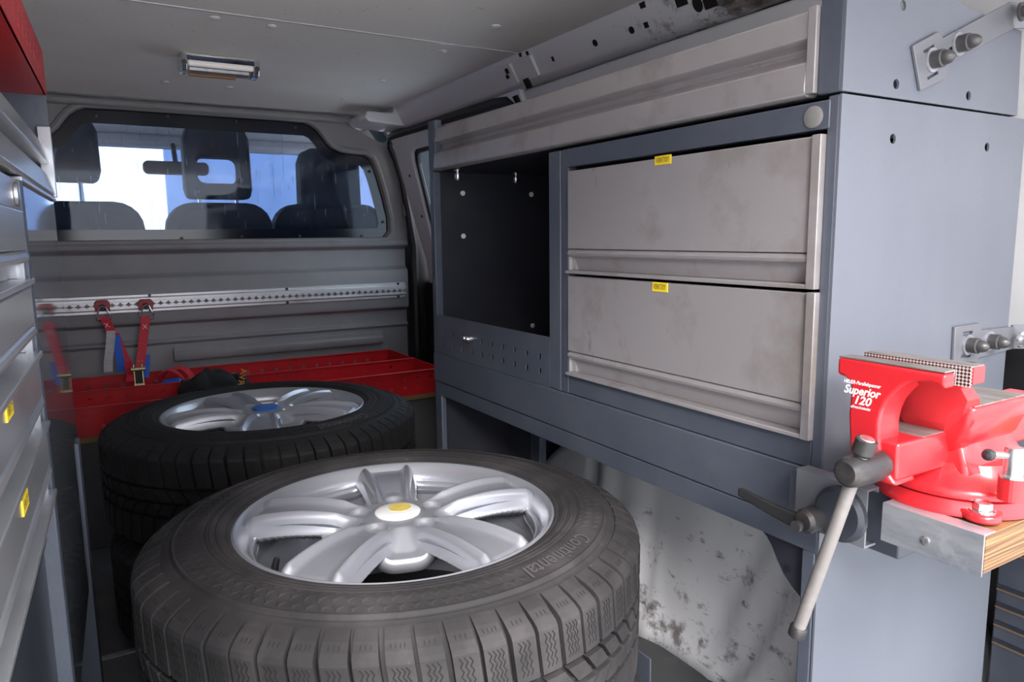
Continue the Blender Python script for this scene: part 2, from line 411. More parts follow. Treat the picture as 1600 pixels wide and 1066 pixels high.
wi = struct(MB().plate(win, [], xz(2.880), 0, .005).build('window_1', 'acrylic'), 'scratched clear acrylic bulkhead window')
inn_px = ((588, 357), (591, 350), (588, 335), (581, 308), (574, 283), (568, 266), (562, 259), (545, 257.5), (530, 257), (518, 252), (507, 245), (497, 235), (489, 224), (482, 216), (474, 212))
ih = [(p[0] - XC, p[1]) for p in (bpt(*q, 2.879) for q in inn_px)]
inn = [(XC + a, z) for a, z in ih] + [(XC - a, z) for a, z in reversed(ih)]
MB().plate(win, [inn], xz(2.8765), 0, .003).build('black_border', 'frit', wi)
for (px, py) in ((262, 182), (369, 190), (461, 199), (498, 222), (541, 246), (577, 268), (598, 347), (565, 369), (468, 369), (377, 370), (150, 181), (111, 200), (284, 373)):
    p = ony(px, py, 2.876)
    MB().lathe([(.006, 0), (.006, -.003), (.003, -.005)], (p.x, 2.8755, p.z), 'y', 10).build('screw', 'darksteel', wi, smooth=True)

# right side of the van ------------------------------------------------------
def lean(z): return 1.272 if z < .75 else 1.272 - (z - .75) * .30
wr = MB()
wr.prism([(1.30, 0), (1.285, 0), (1.285, .70), (1.31, .70)], lambda a, b, t: Vector((a, t, b)), YR, 2.95)
wr = struct(wr.build('wall_right', 'black'), 'black lower side lining behind the wheel arch')
MB().prism([(1.345, .72), (1.275, .72), (1.265, .80), (lean(1.285), 1.285), (1.30, 1.30)], lambda a, b, t: Vector((a, t, b)), YR, 1.80).build('side_panel', 'white_paint', wr, bevel=.004)
MB().prism([(1.36, 0), (1.225, 0), (1.225, .85), (1.175, 1.13), (1.12, 1.27), (1.05, 1.366), (1.36, 1.366)], lambda a, b, t: Vector((a, t, b)), 2.862, 2.98).build('front_pillar', 'black', wr)
MB().box(1.20, 1.29, YR, .40, 0, 1.30).build('corner_pillar', 'white_paint', wr, bevel=.02, seg=3)
# wheel arch: heightfield swept along y
def arch_mesh():
    ny, nz = 60, 26; b = MB(); vs = []; fs = []
    y0, y1 = .50, 1.68
    for i in range(ny + 1):
        y = y0 + (y1 - y0) * i / ny
        t = (y - 1.14) / .60
        top = .46 * math.sqrt(max(0.0, 1 - min(1, abs(t)) ** 2.6)) + .012
        for k in range(nz + 1):
            u = k / nz
            a = u * PI / 2
            # vertical face, rounded shoulder, sloping top to the wall
            if u < .55:
                q = u / .55; x = 1.035 + .03 * q; z = top * .80 * q
            else:
                q = (u - .55) / .45; x = 1.065 + .225 * (1 - math.cos(q * PI / 2)); z = top * (.80 + .20 * math.sin(q * PI / 2))
            # pressed vertical swage and lower flange
            sw = math.exp(-((y - 1.335) / .03) ** 2) * .02 - math.exp(-((y - 1.40) / .02) ** 2) * .015
            x -= sw * min(1, (1 - u) * 2) * (1 if u > .12 else .3)
            if y < .98: x += .016 * math.sin((y - .98) * 75 + z * 30) * max(0, 1 - u) * min(1, (.98 - y) * 8)
            x -= .030 * math.exp(-((y - 1.02 + (z - .2) * .25) / .10) ** 2) * min(1, u * 3) * max(0, 1 - u * .8)
            x -= .022 * math.exp(-((y - 1.24 - (z - .3) * .2) / .06) ** 2) * max(0, 1 - u)
            x += .020 * math.exp(-((y - 1.175) / .012) ** 2) * max(0, 1 - u * 1.6)
            fl_ = max(0, .07 - z) * .35
            vs.append((x - fl_, y, z))
    n = nz + 1
    for i in range(ny):
        for k in range(nz):
            fs.append((i * n + k, (i + 1) * n + k, (i + 1) * n + k + 1, i * n + k + 1))
    b.add(vs, fs); return b
ao = arch_mesh().build('wheel_arch', 'arch', wr, smooth=True, angle=70)
ao['label'] = 'white painted wheel arch with grime and scrapes'
sm = ao.modifiers.new('thick', 'SOLIDIFY'); sm.thickness = .003; sm.offset = -1

# sliding door with window
def doorfn(a, b, t): return Vector((lean(b) - .012 + t, a, b))
dz = [(2.825, .715), (2.815, .69), (1.80, .69), (1.80, .72)] + [(1.80, z / 100) for z in range(75, 125, 5)] + [(1.80, 1.30), (2.83, 1.30), (2.80, 1.25)] + [(2.80 + .025 * (1.25 - z / 100) / .5, z / 100) for z in range(120, 72, -6)]
wz = [(2.655, .76), (2.64, .74), (2.0, .74)] + [(2.0, z / 100) for z in range(78, 120, 6)] + [(2.02, 1.21), (2.56, 1.21), (2.585, 1.20), (2.60, 1.17)] + [(2.60 + .055 * (1.17 - z / 100) / .41, z / 100) for z in range(111, 76, -6)]
wz = [(a + (.055 if a > 2.3 else 0), b) for a, b in wz]
dr = struct(MB().plate(dz, [wz], doorfn, 0, .035).build('door_1', 'rail_paint', None, bevel=.006), 'white inner skin of the sliding side door')
def shrink(loop, k, c):
    return [(c[0] + (a - c[0]) * k, c[1] + (b - c[1]) * k) for a, b in loop]
wc = (2.3, .97)
MB().plate(shrink(wz, 1.01, wc), [shrink(wz, .945, wc)], lambda a, b, t: doorfn(a, b, t + .012), 0, .01).build('window_gasket', 'black', dr)
w2 = struct(MB().plate(shrink(wz, .965, wc), [], lambda a, b, t: doorfn(a, b, t + .018), 0, .004).build('window_2', 'glass'), 'sliding door window glass')
for (px, py) in ((646, 275), (664, 338), (659, 197)):
    p = onx(px, py, 1.2); p = ony(px, py, 2.72)
    MB().lathe([(.006, 0), (.006, -.003)], (lean(p.z) - .012, 2.72, p.z), 'x', 10).build('rivet', 'darksteel', dr)
MB().box(1.262, 1.285, 1.84, 2.86, .0, .69).build('lower_door_trim', 'black', dr, bevel=.004)
# rubber door seal
sp = []
for z in (.10, .40, .585, .70, .842, .98, 1.117, 1.20, 1.245):
    sp.append((1.212 if z < .85 else 1.212 - (z - .85) * .16 - max(0, z - 1.1) ** 2 * 1.2, 2.848, z))
sp += [(1.12, 2.838, 1.268), (1.112, 2.81, 1.278), (1.108, 2.76, 1.280), (1.106, 2.3, 1.275), (1.106, 1.95, 1.272), (1.108, 1.88, 1.266), (1.12, 1.845, 1.245), (1.14, 1.835, 1.2), (1.2, 1.835, 1.0)]
struct(MB().tube(sp, .017, 8).build('trim_1', 'black', None, smooth=True), 'black rubber seal around the sliding door opening')

# roof rail -------------------------------------------------------------------
rp = [(1.30, 1.366), (1.045, 1.366), (1.047, 1.352), (1.078, 1.297), (1.090, 1.288), (1.108, 1.287), (1.30, 1.289)]
rail = struct(MB().prism(rp, lambda a, b, t: Vector((a, t, b)), YR, 2.64).build('trim_2', 'rail_dirty', None, bevel=.004), 'white pressed steel roof rail, grimy at the rear')
MB().prism([(.93, 1.312), (.945, 1.300), (1.10, 1.290), (1.10, 1.362), (1.045, 1.362), (1.04, 1.336), (.94, 1.335)], lambda a, b, t: Vector((a, t, b)), 2.60, 2.79).build('rail_end', 'rail_paint', rail, bevel=.006)
# raised pressings near the door pillar
for (ya, yb, zt, zb, d) in ((1.66, 1.73, .004, .006, .010), (1.765, 1.84, .01, .006, .009)):
    q = []
    for (y, s) in rrect(ya, yb, .12, .92, .025):
        q.append((y, s))
    def rf(a, b, t):
        X = 1.047 + (1.085 - 1.047) * (1 - b); z = 1.352 + (1.291 - 1.352) * (1 - b)
        return Vector((X - .75 * t, a, z - .55 * t))
    MB().plate(q, [], rf, -.004, d).build('pressing', 'rail_paint', rail, bevel=.006, seg=3)
def rail_pt(px, py):
    # point on the sloping rail face
    a = Vector((1.047, 0, 1.352 - H)); b = Vector((1.078, 0, 1.297 - H)); n = Vector((b.z - a.z, 0, -(b.x - a.x)))
    d = ray(px, py); return _w(d * (a.dot(n) / d.dot(n)))
for (px, py, ra, rb_, sq) in ((930, 67, .008, .008, 0), (987, 47, .008, .008, 0), (864, 92, .004, .006, 1), (1010, 39, .006, .006, 1), (813, 86, .005, .005, 1), (824, 83, .005, .005, 1), (1004, 8, .008, .006, 1), (1065, 3, .015, .008, 1), (1090, 6, .012, .016, 0), (1110, 4, .016, .01, 1)):
    p = rail_pt(px, py); nn = Vector((-.87, 0, -.49)); tt = Vector((.49, 0, -.87))
    lp = circ(0, 0, ra, 14, rb_) if not sq else rect(-ra, ra, -rb_, rb_)
    MB().plate(lp, [], lambda a, b, t: p + Vector((0, a, 0)) + tt * b + nn * t, -.002, .0012).build('hole', 'hole', rail)
for (px, py, ra, rb_) in ((796, 109, .005, .007), (797, 118, .004, .005), (828, 128, .011, .013), (811, 154, .010, .012)):
    p = rail_pt(px, py); nn = Vector((-.87, 0, -.49)); tt = Vector((.49, 0, -.87))
    MB().plate(rect(-ra, ra, -rb_, rb_), [], lambda a, b, t: p + Vector((0, a, 0)) + tt * b + nn * t, .005, .0118).build('hole', 'hole', rail)
# left side of the van, behind the cabinets
struct(MB().prism([(XL - .05, 0), (XL + .02, 0), (XL + .02, .8), (XL + .12, 1.366), (XL + .05, 1.366)], lambda a, b, t: Vector((a, t, b)), YR, 2.95).build('wall_left', 'white_paint'))

# ================================================================ CAB BEYOND THE BULKHEAD
cab = struct(MB().box(-.50, 1.36, 2.97, 4.7, 1.40, 1.43).build('wall_cab', 'lining'), 'pale cab roof lining ahead of the bulkhead')
MB().box(-.50, 1.36, 2.97, 4.9, -.30, -.25).build('cab_floor', 'black', cab)
for s in (-1, 1):
    X = XC + s * .86
    MB().box(min(X, X + s * .05), max(X, X + s * .05), 2.97, 4.9, -.3, .86).build('door_lower', 'black', cab)
    MB().prism([(2.97, .86), (3.22, .86), (3.16, 1.40), (2.97, 1.40)], lambda a, b, t: Vector((X + t, a, b)), -.02, .03).build('rear_pillar', 'lining', cab)
    MB().tube([(X, 4.75, .86), (XC + s * .76, 4.15, 1.40)], .04, 8).build('windscreen_pillar', 'lining', cab)
    MB().box(X - .025, X + .025, 3.0, 4.3, 1.34, 1.42).build('door_header', 'lining', cab)
MB().box(XC - .82, XC + .82, 4.08, 4.25, 1.345, 1.41).build('windscreen_header', 'lining', cab, bevel=.02)
ws = struct(MB().add([(XC - .82, 4.80, .84), (XC + .82, 4.80, .84), (XC + .76, 4.14, 1.37), (XC - .76, 4.14, 1.37)], [(0, 1, 2, 3)]).build('window_3', 'glass'), 'van windscreen')
so = ws.modifiers.new('thick', 'SOLIDIFY'); so.thickness = .005
da = MB().prism([(4.15, .30), (4.10, .70), (4.18, .84), (4.35, .90), (4.85, .86), (4.9, .3)], lambda a, b, t: Vector((t, a, b)), XC - .80, XC + .80).build('dashboard', 'black', None, bevel=.03, seg=3)
tag(da, 'black dashboard beneath the windscreen', 'dashboard')
sw = thing('steering_wheel', 'black steering wheel in front of the left cab seat', 'steering wheel', (-.02, 3.98, .70))
ringp = []
for k in range(25):
    t = 2 * PI * k / 24; ringp.append((-.02 + .19 * math.cos(t), 3.98 - .09 * math.sin(t), .86 + .165 * math.sin(t)))
MB().tube(ringp, .015, 8, False).build('rim', 'black', sw, smooth=True)
MB().tube([(-.02, 3.985, .86), (-.02, 4.085, .80)], [.05, .035], 10).build('hub', 'black', sw, smooth=True)
MB().box(-.2, .16, 3.97, 3.99, .845, .875).build('spoke', 'black', sw, bevel=.006)
rv = thing('rear_view_mirror', 'dark rear-view mirror hanging behind the windscreen', 'mirror', (.42, 4.02, 1.23))
MB().prism(rrect(.30, .60, 1.20, 1.265, .025), lambda a, b, t: Vector((a, 4.0 + t, b)), 0, .03).build('housing', 'black', rv, bevel=.006)
MB().tube([(.45, 4.02, 1.25), (.45, 4.10, 1.37)], .012, 8).build('stem', 'black', rv, smooth=True)

def seat(x0, label, fab, wide=.25, hr=(.14, .20), head_z=1.17, hollow=False):
    s = thing('cab_seat', label, 'seat', (x0, 3.30, 0.0), 'cab seats beyond the bulkhead window')
    MB().prism(rrect(x0 - wide, x0 + wide, .30, 1.025, .10), lambda a, b, t: Vector((a, 3.16 + t + (b - .3) * -.10, b)), 0, .14).build('backrest', fab, s, bevel=.03, seg=3)
    MB().prism(rrect(x0 - wide, x0 + wide, 3.15, 3.75, .08), lambda a, b, t: Vector((a, b, t)), .20, .36).build('cushion', fab, s, bevel=.03, seg=3)
    hz0, hz1 = head_z - hr[1] / 2, head_z + hr[1] / 2
    ol = [(x0 - hr[0] * .92, hz0), (x0 + hr[0] * .92, hz0), (x0 + hr[0], hz0 + .04), (x0 + hr[0] * .98, hz1 - .06), (x0 + hr[0] * .85, hz1 - .015), (x0 + hr[0] * .6, hz1), (x0 - hr[0] * .6, hz1), (x0 - hr[0] * .85, hz1 - .015), (x0 - hr[0] * .98, hz1 - .06), (x0 - hr[0], hz0 + .04)]
    holes = [rrect(x0 - hr[0] * .62, x0 + hr[0] * .62, hz0 + .06, hz0 + .16, .03)] if hollow else []
    MB().plate(ol, holes, lambda a, b, t: Vector((a, 3.10 + t, b)), 0, .10).build('headrest', fab, s, bevel=.025, seg=3)
    for q in (-.07, .07):
        MB().tube([(x0 + q, 3.15, .93), (x0 + q, 3.15, hz0 + .02)], .008, 8).build('headrest_post', 'chrome', s, smooth=True)
    return s
seat(-.045, 'black cab seat with tall headrest on the driver side', 'seatfab', .27, (.14, .24), 1.215)
seat(.50, 'cab seat in the middle with a grey headrest', 'seatgrey', .20, (.125, .29), 1.185, True)
seat(.95, 'black cab seat beside the right-hand door window', 'seatfab', .24, (.13, .27), 1.12)

# workshop yard seen through the cab
yw = MB().plate(rect(-9, 14, -.6, 7), [rect(-2.2, 1.15, .25, 3.1)], xz(11.5), 0, .2)
struct(yw.build('wall_workshop', 'yardwall'), 'pale blue workshop wall ahead of the van with an open gate')
struct(MB().box(-20, 24, -14, 40, -.72, -.70).build('floor_yard', 'dark_wall'))

# ================================================================ CEILING LAMP
cl = thing('ceiling_lamp', 'small chrome framed tube lamp screwed to the ceiling', 'lamp', (.36, 2.14, 1.36))
MB().box(.268, .458, 2.105, 2.18, 1.352, 1.36).build('base_plate', 'chrome', cl, bevel=.002)
MB().prism([(2.100, 1.352), (2.094, 1.340), (2.108, 1.318), (2.150, 1.314), (2.180, 1.330), (2.185, 1.352)], lambda a, b, t: Vector((t, a, b)), .285, .445).build('lens', 'lens', cl)
MB().tube([(.285, 2.116, 1.336), (.445, 2.116, 1.336)], .0075, 10).build('lamp_tube', 'tube', cl, smooth=True)
MB().tube([(.29, 2.15, 1.33), (.44, 2.15, 1.33)], .012, 10).build('reflector', 'galv', cl, smooth=True)
for x in (.272, .452):
    MB().prism([(2.098, 1.356), (2.092, 1.338), (2.108, 1.314), (2.152, 1.312), (2.184, 1.330), (2.186, 1.356)], lambda a, b, t: Vector((x + t, a, b)), -.006, .008).build('end_cap', 'chrome', cl, bevel=.003)
    MB().lathe([(.007, 0), (.007, -.004)], (x, 2.095, 1.332), 'y', 10).build('screw', 'darksteel', cl, smooth=True)
MB().box(.288, .405, 2.140, 2.152, 1.309, 1.3145).build('scorched_edge', 'burnt', cl, bevel=.002)

# ================================================================ LASHING RAIL + STRAPS
lr = thing('lashing_rail', 'long silver aluminium lashing rail with scalloped slot across the bulkhead', 'rail', (.42, 2.85, .62))
ZR0, ZR1 = .628, .695
MB().prism([(2.858, ZR0), (2.850, ZR0 + .003), (2.850, ZR0 + .013), (2.842, ZR0 + .016), (2.842, ZR0 + .022), (2.850, ZR0 + .024), (2.850, ZR1 - .028), (2.842, ZR1 - .026), (2.842, ZR1 - .014), (2.850, ZR1 - .012), (2.850, ZR1 - .003), (2.858, ZR1)],
           lambda a, b, t: Vector((t, a, b)), -.30, 1.168).build('rail_body', 'railalu', lr, bevel=.001)
zz = []
nsc = 58; x0r, x1r = -.295, 1.165
step = (x1r - x0r) / nsc
top_l, bot_l = [], []
for i in range(nsc * 6 + 1):
    x = x0r + (x1r - x0r) * i / (nsc * 6)
    top_l.append((x, ZR1 - .027 - .009 * abs(math.sin(PI * (x - x0r) / step))))
scal = top_l + [(x1r, ZR1 - .020), (x0r, ZR1 - .020)]
MB().plate(scal, [], lambda a, b, t: Vector((a, 2.8425 + t, b)), 0, .007).build('scalloped_lip', 'railalu', lr)
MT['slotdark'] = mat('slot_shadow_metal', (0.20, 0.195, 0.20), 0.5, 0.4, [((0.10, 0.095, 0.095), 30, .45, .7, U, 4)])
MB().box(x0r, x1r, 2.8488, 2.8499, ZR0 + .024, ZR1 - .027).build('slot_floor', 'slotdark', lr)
bot_l = [(x, ZR0 + .024 + .006 * abs(math.sin(PI * (x - x0r) / step))) for x, z in top_l]
MB().plate([(x0r, ZR0 + .017)] + [(x1r, ZR0 + .017)] + bot_l[::-1], [], lambda a, b, t: Vector((a, 2.8425 + t, b)), 0, .007).build('scalloped_lip', 'railalu', lr)
for px in (233, 448, 622):
    for (py_, dz_) in ((0, ZR1 - .007), (0, ZR0 + .007)):
        X = ony(px, 455, 2.85).x
        MB().lathe([(.0055, 0), (.0055, -.003)], (X, 2.850, dz_), 'y', 8).build('screw', 'darksteel', lr)

def ratchet_end(st, X, zc):
    # red fitting with black stud and wire ring
    MB().plate([(X - .022, zc - .02), (X - .024, zc + .010), (X - .017, zc + .020), (X + .017, zc + .020), (X + .024, zc + .010), (X + .022, zc - .02), (X + .010, zc - .014), (X - .010, zc - .014)], [], xz(2.826), 0, .014).build('rail_fitting', 'redfit', st, bevel=.003)
    MB().lathe([(.011, 0), (.011, -.012), (.008, -.016)], (X, 2.828, zc - .004), 'y', 12).build('stud', 'black', st, smooth=True)
    pts = []
    for (a, b) in ((-.008, 0), (-.016, -.020), (-.022, -.034), (-.020, -.043), (-.010, -.046), (.010, -.046), (.020, -.043), (.022, -.034), (.016, -.020), (.008, 0), (0, .004), (-.008, 0), (-.016, -.020)):
        pts.append((X + a, 2.812 - b * .1, zc - .002 + b))
    MB().tube(pts, .0026, 6, False).build('ring', 'chrome', st, smooth=True)
MT['redfit'] = mat('red_plastic_fitting', (0.36, 0.035, 0.035), 0.5)
def ribbon(name, m, parent, pts, w, th=.0012, wdir=(1, 0, 0)):
    wv = [Vector(wdir) * w] * len(pts)
    tv = [Vector((0, -th, 0))] * len(pts)
    return MB().strip(pts, wv, tv).build(name, m, parent)
def bp(px, py, Y=2.82):
    return ony(px, py, Y)
s1 = thing('lashing_strap', 'red lashing strap on the rail with grey label and blue tail', 'strap', (.06, 2.82, .43))
A1 = bp(160, 479); ratchet_end(s1, A1.x, A1.z)
ribbon('webbing', 'redweb', s1, [bp(161, 496, 2.812), bp(165, 500, 2.808), bp(170, 510, 2.812), bp(174, 518, 2.814)], .0145)
ribbon('grey_label', 'greyweb', s1, [bp(173, 517, 2.808), bp(173, 530, 2.805), bp(171, 550, 2.803), bp(169, 566, 2.804), bp(169, 581, 2.805)], .0135)
ribbon('blue_tail', 'blueweb', s1, [bp(181, 524, 2.818), bp(184, 545, 2.816), bp(188, 564, 2.815), bp(190, 580, 2.816)], .013)
ribbon('rear_webbing', 'redweb', s1, [bp(180, 520, 2.826), bp(190, 545, 2.824), bp(200, 566, 2.82), bp(204, 585, 2.78), bp(203, 596, 2.74)], .012)
text('stitching', 'X', .022, lambda a, b: Vector((bp(167, 508).x + a - b * .4, 2.8085, bp(167, 508).z + b)), 'stitch', s1)
s2 = thing('ratchet_strap', 'red ratchet strap hanging from the rail with yellow zinc ratchet', 'strap', (.19, 2.82, .41))
A2 = bp(228, 477); ratchet_end(s2, A2.x, A2.z)
ribbon('webbing', 'redweb', s2, [bp(227, 495, 2.812), bp(227, 505, 2.808), bp(224, 530, 2.806), bp(221, 555, 2.802), bp(219, 573, 2.795)], .0145)
ribbon('blue_tail', 'blueweb', s2, [bp(230, 554, 2.812), bp(230, 570, 2.808), bp(228, 590, 2.79)], .009)
for (px, py) in ((226, 510), (219, 566)):
    p = bp(px, py); text('stitching', 'X', .024, lambda a, b: Vector((p.x + a, 2.803 if py < 540 else 2.797, p.z + b)), 'stitch', s2)
r0 = bp(217, 590, 2.77)
for dx in (-.013, .013):
    MB().prism([(2.80, r0.z + .035), (2.775, r0.z + .045), (2.755, r0.z - .03), (2.775, r0.z - .045), (2.79, r0.z)], lambda a, b, t: Vector((r0.x + dx + t, a, b)), -.001, .001).build('ratchet_side', 'zinc', s2)
MB().tube([(r0.x - .022, 2.775, r0.z + .028), (r0.x + .022, 2.775, r0.z + .028)], .008, 10).build('spindle', 'zinc', s2, smooth=True)
MB().tube([(r0.x - .016, 2.765, r0.z - .025), (r0.x + .016, 2.765, r0.z - .025)], .006, 10).build('handle_bar', 'zinc', s2, smooth=True)
MB().box(r0.x - .012, r0.x + .012, 2.77, 2.782, r0.z - .03, r0.z + .02).build('handle_plate', 'darksteel', s2, bevel=.002)

# ================================================================ RED DOUBLE TRAY AT THE BULKHEAD
ZT, ZB = .42, .338
st = thing('red_tray', 'wide red perforated double tray in front of the bulkhead', 'tray', (.48, 2.3, .336))
def perf_wall(name, x0, x1, Y, z0, z1, rows, pitch, hs, th=.003, skip=()):
    holes = []
    n = int((x1 - x0 - .03) / pitch)
    for i in range(n):
        x = x0 + .03 + pitch * i
        for z in rows: holes.append(rect(x - hs, x + hs, z - hs, z + hs))
    MB().plate(rect(x0, x1, z0, z1), holes, xz(Y), 0, th).build(name, 'red', st)
XT0, XT1 = -.30, 1.075
perf_wall('back_wall', XT0, XT1, 2.815, ZB, ZT, [.385], .052, .0055)
perf_wall('middle_wall', XT0, XT1, 2.555, ZB, ZT, [.395, .365], .052, .0045)
perf_wall('front_wall', XT0, XT1, 2.30, ZB, ZT, [.397, .364], .048, .0045)
MB().plate([(2.30, ZB), (2.818, ZB), (2.818, ZT), (2.30, ZT)], [rect(y - .004, y + .004, .38, .388) for y in (2.36, 2.44, 2.62, 2.70)], yz(XT1), -.003, 0).build('end_wall', 'red', st)
MB().plate([(2.30, ZB), (2.818, ZB), (2.818, ZT), (2.30, ZT)], [], yz(XT0), 0, .003).build('end_wall', 'red', st)
MB().box(XT0, XT1, 2.30, 2.818, ZB - .002, ZB).build('tray_floor', 'red', st)
for y in (2.815, 2.555, 2.30):
    MB().box(XT0, XT1, y - .006, y + .004, ZT - .002, ZT + .002).build('rolled_edge', 'red', st, bevel=.001)
bx = thing('storage_box', 'dark storage box with a plywood top carrying the red tray', 'box', (.4, 2.3, 0))
MB().box(-.34, 1.10, 2.315, 2.86, .0, .318).build('carcass', 'bulk_dark', bx, bevel=.004)
MB().box(-.34, 1.10, 2.30, 2.86, .318, .336).build('plywood_top', 'wood', bx, bevel=.002)

# red loop of webbing and black glove lying in the tray
lp = thing('webbing_loop', 'loose loop of red webbing lying in the red tray', 'strap', (.30, 2.68, .34))
g0 = ony(262, 585, 2.66); gz = ony(262, 577, 2.66).z
pts = []
for k in range(13):
    t = PI * k / 12
    pts.append((g0.x - .062 * math.cos(t), 2.66 - .02 * math.sin(t), .343 + (gz - .343) * math.sin(t)))
MB().strip(pts, [Vector((.004, .018, 0))] * 13, [Vector((.001, 0, .0012))] * 13).build('loop', 'redweb', lp)
pts2 = [(p[0] + .03, p[1] + .045, p[2] + .001) for i, p in enumerate(pts)]
MB().strip(pts2, [Vector((.010, .016, 0))] * 13, [Vector((.001, 0, .0012))] * 13).build('second_loop', 'redweb', lp)
MB().strip([(g0.x - .02, 2.63, .41), (g0.x + .03, 2.62, .415), (g0.x + .05, 2.62, .395)], [Vector((0, .008, .008))] * 3, [Vector((0, .001, 0))] * 3).build('blue_end', 'blueweb', lp)

GY = 2.46
gl = thing('work_glove', 'crumpled black work glove with orange lettering in the red tray', 'glove', (.36, 2.46, .34))
def blob(name, c, r, m, parent, seed, n=20, k=.18):
    rnd = random.Random(seed); ph = [rnd.uniform(0, 6.28) for _ in range(6)]
    rings = []
    for i in range(1, n):
        a = PI * i / n; ringv = []
        for j in range(2 * n):
            b = 2 * PI * j / (2 * n)
            f = 1 + k * (math.sin(3 * b + ph[0] + 2 * a) * .5 + math.sin(5 * b + ph[1] - 3 * a) * .3 + math.sin(4 * a + ph[2]) * .35)
            ringv.append((c[0] + r[0] * f * math.sin(a) * math.cos(b), c[1] + r[1] * f * math.sin(a) * math.sin(b), c[2] + r[2] * f * math.cos(a)))
        rings.append(ringv)
    return MB().loft(rings).build(name, m, parent, smooth=True, angle=80)
gp = ony(332, 592, GY); gt = ony(325, 579, GY).z
blob('palm', (gp.x - .005, GY, (.345 + gt) / 2), (.085, .055, (gt - .345) / 2), 'blackfab', gl, 3)
blob('cuff', (gp.x + .075, GY, (.345 + gt) / 2 - .008), (.040, .045, (gt - .345) / 2 - .012), 'blackfab', gl, 5, 14, .1)
for i in range(3):
    MB().tube([(gp.x - .03, GY - .03 + .03 * i, .41), (gp.x - .08, GY - .035 + .03 * i, .40 + .012 * i), (gp.x - .098, GY - .04 + .03 * i, .37)], [.02, .018, .011], 8).build('finger', 'blackfab', gl, smooth=True)
text('lettering', 'CERVA', .030, lambda a, b: Vector((gp.x + .078 + b * .9 + a * .25, GY - .047, .425 + a * .95)), 'orange', gl, bold=.0004)

